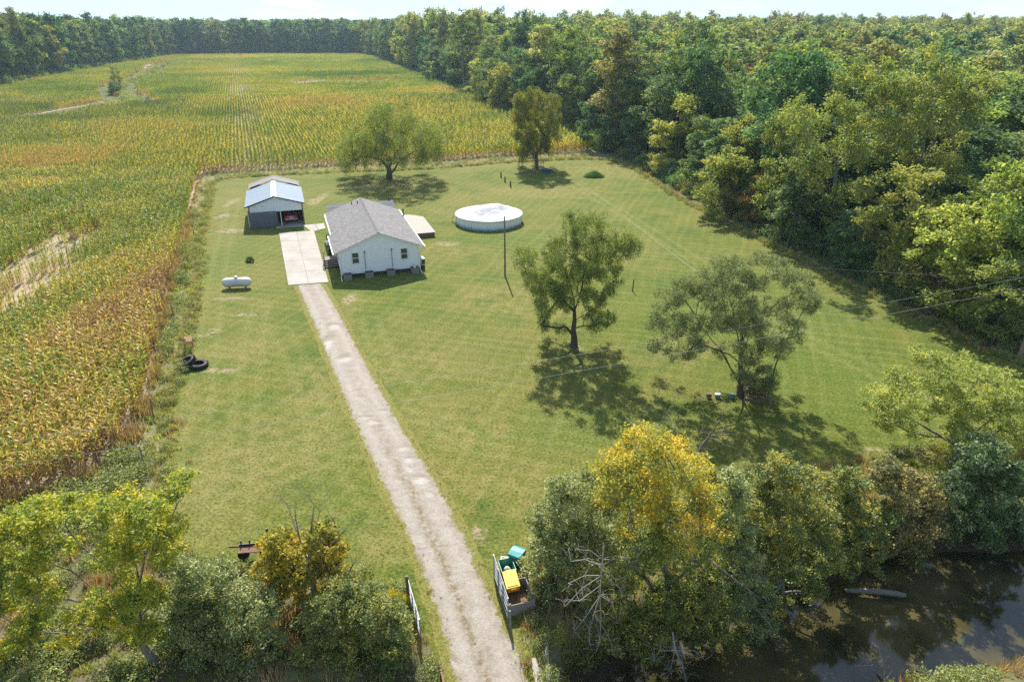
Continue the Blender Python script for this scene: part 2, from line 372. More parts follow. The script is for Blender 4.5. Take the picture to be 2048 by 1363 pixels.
def mat_lawn():
    t = NT('mown_grass'); p = t.pos(); big = t.noise(p, .035, 4, .6); mid = t.noise(p, .28, 5, .62, .4); fine = t.noise(p, 5.5, 6, .78); fin2 = t.noise(p, 20, 3, .75)
    g = t.ramp(mid, [(.32, (.060, .106, .012)), (.5, (.116, .148, .018)), (.68, (.190, .168, .032))])
    g = t.mix(t.ramp(big, [(.42, (0, 0, 0)), (.62, (.75, .75, .75))]), g, (.225, .195, .060))
    g = t.mix(t.math('MULTIPLY', t.attr('lush'), .55), g, (.085, .145, .018))
    dn = t.math('MULTIPLY', t.attr('dry'), t.ramp(t.noise(p, .8, 4, .65), [(.38, (0, 0, 0)), (.62, (1, 1, 1))]))
    g = t.mix(dn, g, (.290, .225, .082))
    # mowing passes: two crossing sets of narrow bands, frayed
    wob = t.noise(p, .12, 2)
    for ang, per, amt in ((18, 1.25, .14), (-74, 1.30, .15)):
        m = t.n('Mapping'); m.inputs['Rotation'].default_value = (0, 0, R(ang)); t.l(p, m.inputs[0]); sp = t.n('SeparateXYZ'); t.l(m.outputs[0], sp.inputs[0])
        s = t.math('SINE', t.math('ADD', t.math('MULTIPLY', sp.outputs[0], 2 * math.pi / per), t.math('MULTIPLY', wob, 9)))
        brk = t.ramp(t.noise(t.scaled(m.outputs[0], (.8, .04, 1)), .9, 3), [(.35, (0, 0, 0)), (.62, (1, 1, 1))])
        f = t.math('MULTIPLY', t.math('MULTIPLY', t.math('MAXIMUM', s, 0), amt * 2), brk)
        g = t.mix(f, g, (.27, .285, .085)); g = t.mix(t.math('MULTIPLY', t.math('MULTIPLY', t.math('MAXIMUM', t.math('MULTIPLY', s, -1), 0), amt * 1.4), brk), g, (.07, .115, .018))
    g = t.mix(t.math('MULTIPLY', t.attr('track'), .30), g, (.32, .30, .12))
    g = t.mix(t.ramp(fine, [(.38, (.95, .95, .95)), (.50, (0, 0, 0))]), g, (.038, .064, .009))
    g = t.mix(t.ramp(fine, [(.52, (0, 0, 0)), (.68, (.75, .75, .75))]), g, (.33, .265, .065))
    g = t.mix(t.ramp(fin2, [(.40, (.75, .75, .75)), (.5, (0, 0, 0))]), g, (.045, .072, .010))
    soil = t.ramp(fine, [(.3, (.20, .14, .09)), (.6, (.40, .31, .215)), (.75, (.20, .20, .08))])
    dm = t.math('MULTIPLY', t.math('MULTIPLY', t.attr('dirt'), .8), t.ramp(t.noise(p, 1.7, 4, .7), [(.44, (0, 0, 0)), (.53, (1, 1, 1))]))
    g = t.mix(dm, g, soil)
    return t.pbr(g, .95, 0, t.bump(t.math('ADD', fine, t.math('MULTIPLY', fin2, .5)), 1.0, .07), .15)
LAWN = smooth_poly(G2(LAWN_PX), .5, True, .5)
sheet('lawn', LAWN, .010, .36, mat_lawn(), lawn_attr)

# rough strip between lawn and corn
STRIP = np.vstack([smooth_poly(G2([(300, 1050), (318, 960), (336, 880), (345, 790), (362, 720), (384, 645), (396, 560), (402, 470), (418, 400), (432, 362), (520, 352), (680, 344), (850, 338), (1000, 326), (1120, 320), (1200, 319)]), 1, False),
                   smooth_poly(G2([(1180, 302), (1120, 306), (1000, 312), (850, 322), (680, 330), (520, 340), (408, 350), (385, 400), (350, 520), (318, 650), (300, 740), (285, 820), (240, 890), (180, 950), (60, 985), (0, 1000), (-150, 1010), (-100, 1200), (150, 1090)]), 1, False)])
def mat_rough():
    t = NT('rough_grass'); p = t.pos(); mid = t.noise(p, .9, 5, .65); fine = t.noise(p, 6, 5, .75)
    c = t.ramp(mid, [(.32, (.10, .125, .04)), (.5, (.20, .19, .085)), (.68, (.32, .25, .13))])
    c = t.mix(t.ramp(fine, [(.36, (.7, .7, .7)), (.52, (0, 0, 0))]), c, (.05, .06, .02)); c = t.mix(t.ramp(fine, [(.55, (0, 0, 0)), (.75, (.6, .6, .6))]), c, (.42, .36, .22))
    return t.pbr(c, .95, 0, t.bump(fine, 1.0, .08), .15)
sheet('rough_grass_strip', STRIP, .006, .7, mat_rough())

# grass round the field ditch and the cross track
def ribbon(P, w_):
    t_ = np.gradient(P, axis=0); t_ /= np.linalg.norm(t_, axis=1)[:, None]; n_ = np.c_[-t_[:, 1], t_[:, 0]]; ww = w_ * (.8 + .5 * vnoise(P[:, 0] / 9, P[:, 1] / 9, 3))[:, None]
    return np.vstack([P + n_ * ww, (P - n_ * ww)[::-1]])
DITCH = smooth_poly(G2([(372, 118), (330, 128), (292, 152), (250, 168), (232, 186), (262, 205), (285, 212)]), 4, False); TRACK2 = smooth_poly(G2([(-200, 262), (0, 246), (100, 234), (180, 218), (240, 208)]), 4, False)
t = NT('ditch_grass'); p = t.pos(); MR_ = t.pbr(t.ramp(t.noise(p, .35, 6, .75), [(.3, (.02, .024, .01)), (.45, (.06, .075, .018)), (.6, (.12, .13, .035)), (.75, (.20, .17, .07))]), .95, 0, None, .15)
sheet('field_ditch', ribbon(DITCH, 8), .016, 1.2, MR_); sheet('field_track', ribbon(TRACK2, 8.5), .020, .9, MR_)
# corn soil
def mat_soil():
    t = NT('field_soil'); p = t.pos(); mid = t.noise(p, .5, 5, .6); fine = t.noise(p, 5, 5, .75)
    c = t.ramp(mid, [(.3, (.21, .155, .095)), (.6, (.34, .27, .185))]); c = t.mix(t.ramp(fine, [(.45, (0, 0, 0)), (.62, (.7, .7, .7))]), c, (.46, .39, .28)); c = t.mix(t.ramp(fine, [(.33, (.6, .6, .6)), (.45, (0, 0, 0))]), c, (.10, .075, .04))
    return t.pbr(c, .95, 0, t.bump(fine, .8, .06), .15)
CORN = np.vstack([smooth_poly(G2(CORN_EDGE_PX), 4, False), G2([(330, 118), (200, 141), (80, 163), (0, 182), (-120, 215), (-500, 300)]), [(-260, 60), (-160, 10), (-60, 20)]])
sheet('field_soil', CORN, .008, 6.0, mat_soil())

# gravel drive
def mat_gravel():
    t = NT('gravel'); p = t.pos(); ac = t.attr('across'); al = t.attr('along')
    big = t.noise(p, .25, 4, .6); mid = t.noise(p, 1.6, 5, .65); fine = t.noise(p, 11, 5, .8); grit = t.noise(p, 38, 3, .8)
    c = t.ramp(mid, [(.3, (.33, .275, .225)), (.52, (.46, .405, .35)), (.72, (.56, .52, .47))])
    c = t.mix(t.ramp(big, [(.4, (0, 0, 0)), (.65, (.5, .5, .5))]), c, (.50, .43, .345))
    c = t.mix(t.ramp(fine, [(.34, (.8, .8, .8)), (.47, (0, 0, 0))]), c, (.235, .20, .16)); c = t.mix(t.ramp(fine, [(.56, (0, 0, 0)), (.72, (.8, .8, .8))]), c, (.66, .63, .58))
    c = t.mix(t.ramp(grit, [(.36, (.45, .45, .45)), (.5, (0, 0, 0))]), c, (.17, .14, .11))
    # leaf litter and weeds down the middle of the lower half
    mid1 = t.math('SUBTRACT', 1.0, t.math('MULTIPLY', t.math('ABSOLUTE', t.math('SUBTRACT', ac, t.math('ADD', .43, t.math('MULTIPLY', t.math('SUBTRACT', big, .5), .25)))), 8.0), True)
    f = t.math('MULTIPLY', mid1, t.ramp(al, [(.52, (0, 0, 0)), (.62, (1, 1, 1))]))
    f = t.math('MULTIPLY', f, t.ramp(t.noise(p, 3.0, 5, .75), [(.44, (0, 0, 0)), (.54, (1, 1, 1))]))
    c = t.mix(t.math('MULTIPLY', f, .85), c, t.ramp(fine, [(.35, (.13, .10, .05)), (.6, (.32, .24, .13))]))
    for cpos in (.24, .70):
        wt = t.math('SUBTRACT', 1.0, t.math('MULTIPLY', t.math('ABSOLUTE', t.math('SUBTRACT', ac, t.math('ADD', cpos, t.math('MULTIPLY', t.math('SUBTRACT', big, .5), .15)))), 7.0), True)
        c = t.mix(t.math('MULTIPLY', wt, .42), c, t.ramp(fine, [(.35, (.40, .37, .33)), (.6, (.62, .59, .55))]))
    # pale washed potholes
    c = t.mix(t.math('MULTIPLY', t.attr('hole'), .55), c, t.ramp(mid, [(.3, (.58, .56, .52)), (.7, (.74, .73, .70))]))
    c = t.mix(t.math('MULTIPLY', t.attr('rim'), .55), c, (.27, .225, .17))
    c = t.mix(1.0, c, (.68, .685, .67), 'MULTIPLY')
    e = t.math('MULTIPLY', t.math('ABSOLUTE', t.math('SUBTRACT', ac, .5)), 2.0)
    ef = t.math('ADD', e, t.math('MULTIPLY', t.math('SUBTRACT', t.noise(p, 1.4, 5, .75), .5), .75))
    c = t.mix(t.ramp(ef, [(.80, (0, 0, 0)), (.93, (1, 1, 1))]), c, t.ramp(fine, [(.35, (.055, .08, .015)), (.5, (.17, .165, .04)), (.68, (.32, .26, .10))]))
    return t.pbr(c, .95, 0, t.bump(t.math('ADD', fine, mid), .9, .05), .15)
NA = 22; tt = np.linspace(-.10, 1.10, NA)
jit = (fbm(np.arange(NR) * .35, np.zeros(NR), 3, 5) - .5) * .16
V = []; AC = []; AL = []
for i in range(NR):
    for j in range(NA):
        sd = 1 if tt[j] > .5 else -1; tj = tt[j] + sd * max(0, abs(tt[j] - .5) - .5) * 10 * .13 * (fbm(np.array([i * .22 + sd * 900]), np.array([3.3]), 1, 5, 3)[0] - .5)
        q = rl[i] * (1 - tj) + rr[i] * tj; V.append(q); AC.append(tt[j]); AL.append(i / NR)
V = np.array(V); AC = np.array(AC); AL = np.array(AL)
hole = np.zeros(len(V)); rim = np.zeros(len(V))
HOLES = [(808, 898, 12, 6), (818, 922, 15, 7), (838, 962, 17, 9), (858, 990, 9, 5), (730, 835, 14, 3), (745, 846, 12, 4), (766, 822, 10, 2), (690, 720, 16, 8), (668, 655, 12, 5), (905, 1330, 12, 10), (655, 690, 10, 12), (820, 940, 8, 4)]
for i, e in enumerate(HOLES):
    hole = np.maximum(hole, ell(V[:, 0], V[:, 1], *e, 60 + i)); e2 = (e[0], e[1] - e[3] * .8, e[2] * 1.3, e[3] * 1.1); rim = np.maximum(rim, ell(V[:, 0], V[:, 1], *e2, 60 + i))
rim = np.clip(rim - hole, 0, 1)
zz = .022 - .05 * hole * 0 + .02 * (1 - np.abs(AC - .5) * 2) + .035 * (fbm(V[:, 0], V[:, 1], .9, 8) - .5) * (1 - (np.abs(AC - .5) * 2) ** 4).clip(0, 1)
zz = np.maximum(zz, .018)
ii = np.arange(NR * NA).reshape(NR, NA); f = np.stack([ii[:-1, :-1], ii[1:, :-1], ii[1:, 1:], ii[:-1, 1:]], -1).reshape(-1, 4)
o = ob('gravel_drive', npmesh('gravel_drive', np.c_[V, zz], f, mat_gravel(), dict(across=AC, along=AL, hole=hole, rim=rim), smooth=True)); o['kind'] = 'structure'

# water
def mat_water():
    t = NT('creek_water'); p = t.pos(); n = t.noise(p, 3, 3, .5)
    mud = t.ramp(t.noise(p, .35, 3), [(.35, (.022, .024, .011)), (.65, (.085, .072, .030))])
    return t.pbr(mud, .06, 0, t.bump(n, .03, .02), .5)
wp = []
o = ob('creek_water', npmesh('creek_water', [(-60, -10, WATER_Z), (110, -10, WATER_Z), (110, 46, WATER_Z), (-60, 46, WATER_Z)], [(0, 1, 2, 3)], mat_water())); o['kind'] = 'structure'
# ------------------------------------------------------------------ trees
BARK_D = bark('bark_dark', (.035, .028, .02), (.13, .105, .08)); BARK_G = bark('bark_grey', (.10, .09, .075), (.27, .25, .21)); BARK_W = bark('bark_bleached', (.20, .18, .155), (.40, .37, .33))
def grow(rng, base, seeds, targets, trunk_r, tip=.014, sag=.0, seg=4):
    """seeds: polylines of trunk and limbs (first point of the first is the base); targets: clump centres. Returns nodes, parents, radii"""
    N = [np.array(base, float)]; Pn = [-1]
    def nearest(p): return int(np.argmin([np.sum((q - p) ** 2) for q in N]))
    for s in seeds:
        k = nearest(s[0]) if len(N) > 1 else 0
        for p in s[(1 if len(N) == 1 else (1 if np.linalg.norm(N[k] - s[0]) < .3 else 0)):]:
            a = N[k]; n = max(1, int(np.linalg.norm(p - a) / .8))
            for j in range(1, n + 1):
                q = a + (p - a) * j / n + (rng.normal(0, .05, 3) if j < n else 0); N.append(q); Pn.append(k if j == 1 else len(N) - 2)
            k = len(N) - 1
    order = np.argsort([np.linalg.norm(t_ - base) for t_ in targets]); ends = []
    for i in order:
        t_ = np.array(targets[i], float); A = np.array(N); d = np.linalg.norm(A - t_, axis=1) + .9 * np.clip(A[:, 2] - t_[2] + .3, 0, None) + .25 * np.linalg.norm(A[:, :2] - t_[:2], axis=1)
        if len(A) > 3: d[0] += 3
        k = int(np.argmin(d)); a = N[k]; L_ = np.linalg.norm(t_ - a); n = seg
        side = rng.normal(0, .07 * L_, 3); up = np.array([0, 0, .16 * L_])
        for j in range(1, n + 1):
            u = j / n; q = a + (t_ - a) * u + (side + up) * (4 * u * (1 - u)) * .6; N.append(q); Pn.append(k if j == 1 else len(N) - 2)
        ends.append(len(N) - 1)
    n = len(N); r = np.zeros(n); acc = np.zeros(n)
    for i in range(n - 1, -1, -1):
        if acc[i] == 0: acc[i] = tip ** 2.4
        if Pn[i] >= 0: acc[Pn[i]] += acc[i]
    r = acc ** (1 / 2.4); kf = trunk_r / r[0]; 
    r = r * (1 + (kf - 1) * np.clip((r - tip) / (r[0] - tip + 1e-9), 0, 1))
    return np.array(N), np.array(Pn), r
def wood_mesh(name, N, Pn, r, mat, sides=6, flare=1.35):
    kids = {}
    for i, p in enumerate(Pn):
        if p >= 0: kids.setdefault(p, []).append(i)
    b = MB(); stack = [(0, None)]
    while stack:
        s, par = stack.pop(); ch = [] if par is None else [par]; k = s; ch.append(k)
        while k in kids:
            c = sorted(kids[k], key=lambda q: -r[q]); stack += [(q, k) for q in c[1:]]; k = c[0]; ch.append(k)
        rad = [r[q] for q in ch]
        if par is not None: rad[0] = min(rad[0], rad[1] * 1.15)
        else: rad[0] *= flare
        if len(ch) > 1: b.tube([N[q] for q in ch], rad, sides if rad[0] > .05 else 4, cap=False)
    return b.mesh(name, mat, True)
def leaf_mesh(name, rng, Pts, tint, size, mat, aspect=.55, droop=0.0, flat=0.35, vary=.35):
    n = len(Pts); a = rng.normal(0, 1, (n, 3)); a[:, 2] = a[:, 2] * .7 - droop * 1.6; a /= np.linalg.norm(a, axis=1)[:, None]
    nn = rng.normal(0, 1, (n, 3)); nn[:, 2] = np.abs(nn[:, 2]) + flat; b = np.cross(a, nn); b /= np.linalg.norm(b, axis=1)[:, None] + 1e-9
    L_ = size * (1 + vary * rng.uniform(-1, 1, n)) / 2; W = L_ * aspect
    v = np.stack([Pts - a * L_[:, None], Pts + b * W[:, None], Pts + a * L_[:, None], Pts - b * W[:, None]], 1).reshape(-1, 3)
    f = np.arange(4 * n).reshape(n, 4)
    return npmesh(name, v, f, mat, dict(tint=np.repeat(np.clip(tint, 0, 1), 4)))
def leaf_points(rng, cl, rad, n, squash=.78, sub=7, tint0=.5, tvar=.33, droop=0.0, shell=.75, base=None):
    """cl clump centres, rad radii; n leaves in all, gathered round twigs inside each clump"""
    rad = np.asarray(rad); wgt = rad ** 2.2; cnt = rng.multinomial(n, wgt / wgt.sum()); P = []; T = []
    for c, r_, k in zip(cl, rad, cnt):
        if k == 0: continue
        d = rng.normal(0, 1, (sub, 3)); d /= np.linalg.norm(d, axis=1)[:, None]; d[:, 2] = d[:, 2] * .9 + .12
        sc = c + d * (r_ * rng.uniform(shell * .55, 1.0, (sub, 1))) * [1, 1, squash]; st = rng.normal(0, .5, sub)
        w_ = rng.integers(0, sub, k); u = np.abs(rng.normal(0, 1, k)); g = rng.normal(0, .23, (k, 3)) * r_
        q = sc[w_] + g * [1, 1, squash]
        if droop: q[:, 2] -= droop * r_ * rng.uniform(0, 1, k) ** 1.5
        P.append(q); T.append(tint0 + tvar * (.55 * rng.normal(0, 1) + .6 * st[w_] + .7 * rng.normal(0, 1, k)))
    P = np.vstack(P); T = np.concatenate(T)
    gz_ = terrain(P[:, 0] + (base[0] if base is not None else 0), P[:, 1] + (base[1] if base is not None else 0)) if base is not None else 0
    P[:, 2] = np.maximum(P[:, 2], .05 + gz_ - (base[2] if base is not None else 0)); return P, T
def proto_tree(seed, H, Rr, nclump, clr, nleaf, lsize, lmat, bmat, shape='round', trunk_r=.28, clear=.25, droop=0.0, tint0=.5, aspect=.6, bark_sides=5):
    rng = np.random.default_rng(seed); cl = []; tries = 0
    while len(cl) < nclump and tries < 20000:
        tries += 1; h = rng.uniform(0, 1)
        pr = {'round': math.sqrt(max(0, 1 - (2 * h - 1) ** 2)) ** .8, 'tall': (1 - h) ** .45 * (min(1, h * 4 + .3)), 'dome': math.sqrt(max(0, 1 - h ** 2)) * (.75 + .25 * min(1, h * 3)), 'cone': (1 - h) * .95 + .05}[shape]
        a = rng.uniform(0, 2 * math.pi); q = math.sqrt(rng.uniform(.12, 1)) * pr * Rr * (1 + .18 * math.sin(3 * a + seed))
        p = np.array([q * math.cos(a), q * math.sin(a), H * (clear + (1 - clear) * h) - clr * .4])
        if all(np.sum((p - c) ** 2) > (clr * .85) ** 2 for c in cl): cl.append(p)
    lean = rng.normal(0, .03, 2) * H; top = np.array([lean[0], lean[1], H * .72])
    N, Pn, r = grow(rng, (0, 0, 0), [[np.zeros(3), np.array([lean[0] * .3, lean[1] * .3, H * .3]), top]], cl, trunk_r, .02, seg=3)
    wood = wood_mesh('trunk', N, Pn, r, bmat, bark_sides)
    P, T = leaf_points(rng, cl, clr * rng.uniform(.75, 1.25, len(cl)), nleaf, tint0=tint0, droop=droop)
    return wood, leaf_mesh('crown', rng, P, T, lsize, lmat, aspect, droop)
def put_tree(name, label, cat, loc, wood, crown, group=None, rz=0, sc=(1, 1, 1)):
    t = thing(name, label, cat, loc, rz, group); t.scale = sc
    ob('trunk', wood, t); ob('crown', crown, t); return t
def hero(name, label, cat, base, lobes, lmat, bmat=BARK_D, limbs=(), trunk_r=.25, n=60, clr=.9, leaves=30000, lsize=.14, depth=.8, seed=1, droop=0.0, tint=.5, tvar=.25, aspect=.55, squash=.78, tip=.014, group=None, sub=7, dshift=0.0, planeY=None, flat=.35):
    """a tree whose crown fills the outline given by lobes (centre and radius in the photograph) as a solid volume round its trunk"""
    if name in ('lawn_willow', 'spreading_willow'): lobes = [(a_, c_, r_ * 1.12) for a_, c_, r_ in lobes]
    rng = np.random.default_rng(seed); bx, by, bz = base; Y = planeY or by
    xs_ = [l[0] for l in lobes]; x0 = min(l[0] - l[2] for l in lobes); x1 = max(l[0] + l[2] for l in lobes); y0 = min(l[1] - l[2] for l in lobes); y1 = max(l[1] + l[2] for l in lobes)
    cxp = (x0 + x1) / 2; hwp = (x1 - x0) / 2; cyp = (y0 + y1) / 2; hhp = (y1 - y0) / 2
    m = mpp(onplane(cxp, cyp, Y)); Rm = hwp * m; cl = []; A = np.array([l[2] ** 2 for l in lobes], float); A /= A.sum(); tries = 0; mind = clr * .72
    while len(cl) < n and tries < 30000:
        tries += 1; l = lobes[rng.choice(len(lobes), p=A)]; a = rng.uniform(0, 6.283); q = math.sqrt(rng.uniform(0, 1)) * l[2]; mp_ = clr * .75 / m; q = min(q, max(l[2] - mp_, l[2] * .25))
        px = l[0] + q * math.cos(a); py = l[1] + q * math.sin(a); e = ((px - cxp) / hwp) ** 2 * .8 + ((py - cyp) / hhp) ** 2 * .35
        d = depth * Rm * math.sqrt(max(.06, 1 - e)) * rng.uniform(-1, 1) + dshift
        dr = ray(px, py); tl = Y / dr[1]; k = 1 + d / (tl * np.linalg.norm(dr)); p = np.array([dr[0] * tl * k, dr[1] * tl * k, CAM_H + dr[2] * tl * k])
        gzz = tz(p[0], p[1])
        if p[2] < max(gzz, WATER_Z) + .35 * clr: continue
        if all(np.sum((p - c) ** 2) > mind ** 2 for c in cl): cl.append(p)
    if tries >= 30000: pass
    seeds = []
    for lb in limbs:
        dd = rng.uniform(-.5, .5) * depth * Rm * .5; ln = []
        for i, (px, py) in enumerate(lb):
            p = onplane(px, py, Y); u = i / max(1, len(lb) - 1); p = p.copy(); q0 = p - np.array([0, 0, CAM_H]); p = np.array([0, 0, CAM_H]) + q0 * (1 + dd * u / np.linalg.norm(q0)); ln.append(p)
        if not seeds: ln[0] = np.array([bx, by, bz - .1])
        seeds.append(ln)
    if not seeds:
        zc = np.mean([c[2] for c in cl]); top = np.array([np.mean([c[0] for c in cl]) * .6 + bx * .4, np.mean([c[1] for c in cl]) * .6 + by * .4, bz + (zc - bz) * 1.0]); seeds = [[np.array([bx, by, bz - .1]), np.array([bx, by, bz]) * .6 + top * .4, top]]
    N, Pn, r = grow(rng, seeds[0][0], seeds, cl, trunk_r, tip)
    o0 = np.array([bx, by, bz]); t = thing(name, label, cat, (bx, by, bz), 0, group)
    ob('trunk', wood_mesh('trunk', N - o0, Pn, r, bmat, 8), t)
    P, T = leaf_points(rng, [c - o0 for c in cl], clr * rng.uniform(.7, 1.3, len(cl)), leaves, squash, sub, tint, tvar, droop, base=o0)
    if callable(lmat): lmat(t, rng, P, T)
    else: ob('crown', leaf_mesh('crown', rng, P, T, lsize, lmat, aspect, droop, flat), t)
    return t
def snag(name, label, cat, base, limbs, bmat, r0=.1, twigs=60, seed=1, Y=None, spread=.6, tip=.008, group=None, depth=.4):
    """bare dead wood: limbs drawn through points, with forking twigs"""
    rng = np.random.default_rng(seed); Y = Y or base[1]; S = []
    for lb in limbs:
        dd = rng.uniform(-1, 1) * depth; ln = []
        for i, (px, py) in enumerate(lb):
            p = onplane(px, py, Y + dd * i / max(1, len(lb) - 1)); ln.append(p)
        if not S: ln[0] = np.array(base, float)
        S.append(ln)
    allp = [p for s in S for p in s[1:]]; tg = []
    ends = [(s[-2], s[-1]) for s in S if len(s) > 1]
    for k in range(twigs):
        s = S[rng.integers(len(S))]; i = rng.integers(0, len(s) - 1); u = rng.uniform(0, 1); a, b = s[i], s[i + 1]; p = a + (b - a) * u
        if len(s) > 2 and i == 0 and s is S[0]: p = s[1] + (s[2] - s[1]) * u
        d = (s[-1] - s[0]); d = d / (np.linalg.norm(d) + 1e-9); q = p + (d * .8 + rng.normal(0, .75, 3)) * spread * rng.uniform(.4, 1.2); tg.append(q)
    N, Pn, r = grow(rng, S[0][0], S, tg, r0, tip, seg=3); o0 = np.array(base, float)
    me = wood_mesh('trunk', N - o0, Pn, r, bmat, 6); t = thing(name, label, cat, base, 0, group); ob('trunk', me, t); return t
# ------------------------------------------------------------------ materials of the buildings
M_SIDING = paint('white_vinyl', (.79, .81, .83), .45, var=.03, dirt=(.5, .5, .48), dirt_amt=.15)
M_TRIM = paint('white_trim', (.80, .80, .78), .4, var=.04, dirt_amt=.1)
M_SKIRT = paint('dark_skirting', (.045, .05, .055), .8, var=.2)
M_GREYW = paint('weathered_wood', (.28, .255, .225), .85, var=.35, sc=5)
M_PALEW = paint('pale_deck_boards', (.43, .40, .35), .85, var=.45, sc=2.5, dirt=(.38, .31, .24), dirt_amt=.5)
M_BROWNW = paint('brown_wood', (.20, .12, .075), .8, var=.3)
M_DARKM = paint('dark_steel', (.06, .065, .07), .55, .4)
M_GALV = paint('galvanised_steel', (.33, .35, .37), .5, .4, var=.08)
M_BLACK = paint('black_rubber', (.022, .022, .024), .7, var=.3, sc=8, dirt=(.12, .11, .10), dirt_amt=.4)
M_RUST = paint('rusty_steel', (.20, .11, .075), .85, .2, var=.3, sc=6, dirt=(.28, .2, .15), dirt_amt=.5)
M_WHITE = paint('white_paint', (.80, .80, .78), .4, var=.05)
t = NT('window_glass'); M_GLASS = t.pbr(t.mix(t.noise(t.obj(), 2), (.02, .03, .03), (.05, .06, .055)), .06, 0, None, .8)
t = NT('dark_inside'); M_INSIDE = t.pbr((.03, .03, .032), .9)
def mat_shingle():
    t = NT('grey_shingles'); p = t.obj();  v = t.n('TexVoronoi', feature='F1'); v.inputs['Scale'].default_value = 1.0; m = t.scaled(p, (5.2, 5.2, 9)); t.l(m, v.inputs[0])
    s = t.n('SeparateColor'); t.l(v.outputs['Color'], s.inputs[0]); big = t.noise(p, .5, 3)
    c = t.ramp(s.outputs[0], [(0, (.15, .145, .15)), (.5, (.215, .205, .21)), (.8, (.29, .275, .275)), (1, (.36, .345, .34))])
    c = t.mix(t.math('MULTIPLY', big, .4), c, (.19, .19, .20)); g = t.noise(p, 40, 2); c = t.mix(t.math('MULTIPLY', g, .3), c, (.10, .10, .10)); c = t.mix(1.0, c, (.80, .80, .78), 'MULTIPLY')
    return t.pbr(c, .9, 0, t.bump(g, .4, .01), .3)
M_SHINGLE = mat_shingle()
M_SHINGLE2 = paint('dark_grey_shingles', (.15, .15, .165), .9, var=.3, sc=5, dirt=(.25, .24, .24))
def mat_concrete():
    t = NT('concrete'); p = t.pos(); a = t.noise(p, .5, 5, .6); b = t.noise(p, 9, 4, .7)
    c = t.ramp(a, [(.3, (.28, .255, .225)), (.55, (.355, .33, .295)), (.72, (.41, .385, .35))]); c = t.mix(t.ramp(b, [(.38, (.4, .4, .4)), (.5, (0, 0, 0))]), c, (.24, .215, .18))
    st = t.ramp(t.noise(p, 1.3, 5, .75), [(.62, (0, 0, 0)), (.74, (.6, .6, .6))]); c = t.mix(st, c, (.27, .23, .19))
    return t.pbr(c, .85, 0, t.bump(b, .2, .01), .3)
M_CONC = mat_concrete()
M_BARNROOF = paint('pale_blue_steel_roof', (.27, .325, .385), .7, .0, spec=.12, var=.06, sc=1.5, dirt=(.42, .45, .46), dirt_amt=.3)
M_BARNW = paint('pale_steel_cladding', (.68, .74, .79), .45, .1, var=.05)
M_BARND = paint('slate_steel_cladding', (.12, .145, .17), .5, .2, var=.12, sc=2)
M_OLDROOF = paint('brown_grey_roofing', (.22, .20, .21), .9, var=.2, sc=2.5)

# ------------------------------------------------------------------ house (local axes: x across the gable, y away from the camera)
HA = R(18); house = thing('house', 'white sided single storey house with grey shingle gable roof', 'house', (-14.22, 70.6, 0), HA)
HL = 16.9; HW = 4.2; EX = 4.85; EZ = 2.86; RZ = 4.78; WB = .42
def roofz(x, e=EX, ez=EZ, rz=RZ): return rz - (rz - ez) * abs(x) / e
b = MB(); b.box(-HW + .06, HW - .06, .28, HL - .3, 0, WB + .02); b.build('skirting', M_SKIRT, house)
b = MB(); z = WB; lap = .16                                          # gable siding, lapped boards
while z < roofz(0) - .12:
    z1 = min(z + lap, RZ - .1); xw0 = min(HW, EX * (RZ - .10 - z) / (RZ - EZ)); xw1 = min(HW, EX * (RZ - .10 - z1) / (RZ - EZ))
    for y0, sg in ((.2, -1), (HL - .2, 1)):
        b.add([(-xw0, y0 + sg * .016, z), (xw0, y0 + sg * .016, z), (xw1, y0, z1), (-xw1, y0, z1)], [(0, 1, 2, 3)] if sg < 0 else [(3, 2, 1, 0)])
        b.add([(-xw0, y0 + sg * .016, z), (xw0, y0 + sg * .016, z), (xw0, y0 - .002 * sg, z), (-xw0, y0 - .002 * sg, z)], [(0, 1, 2, 3)])
    z = z1
z = WB
while z < EZ - .05:
    z1 = min(z + lap, EZ)
    for sx in (-1, 1): b.add([(sx * (HW + .016), .2, z), (sx * (HW + .016), HL - .2, z), (sx * HW, HL - .2, z1), (sx * HW, .2, z1)], [(0, 1, 2, 3)])
    z = z1
b.build('siding', M_SIDING, house)
b = MB(); b.box(-HW + .03, HW - .03, .24, HL - .24, WB, EZ - .1); b.build('wall', M_SIDING, house)
for sx in (-1, 1): MB().box(sx * HW - .05, sx * HW + .05, .15, .25, WB - .02, EZ - .08).build('corner_trim', M_TRIM, house)
def shingled(x0, x1, y0, y1, z0, z1, n, notch=None):
    """one slope: x0,z0 at the eave, x1,z1 at the ridge; n courses, each tilted a little proud"""
    b = MB(); 
    for i in range(n):
        u0 = i / n; u1 = (i + 1) / n; xa = x0 + (x1 - x0) * u0; xb = x0 + (x1 - x0) * u1; za = z0 + (z1 - z0) * u0; zb = z0 + (z1 - z0) * u1
        b.add([(xa, y0, za + .012), (xa, y1, za + .012), (xb, y1, zb), (xb, y0, zb)], [(0, 1, 2, 3) if x0 > x1 else (3, 2, 1, 0)])
        b.add([(xa, y0, za + .012), (xa, y1, za + .012), (xa, y1, za - .01), (xa, y0, za - .01)], [(0, 1, 2, 3)])
    return b
roof = shingled(EX, 0, -.12, HL, EZ, RZ, 34)
b2 = shingled(-EX, 0, -.12, 7.2, EZ, RZ, 34); roof.add(b2.v, b2.f)
ex2 = EX - .32; b2 = shingled(-ex2, 0, 7.2, HL, roofz(ex2), RZ, 32); roof.add(b2.v, b2.f)
ro = roof.build('roof', M_SHINGLE, house)
b = MB(); b.prism([(-EX + .02, EZ - .03), (0, RZ - .03), (EX - .02, EZ - .03), (EX - .02, EZ - .10), (0, RZ - .12), (-EX + .02, EZ - .10)], -.10, 7.2)
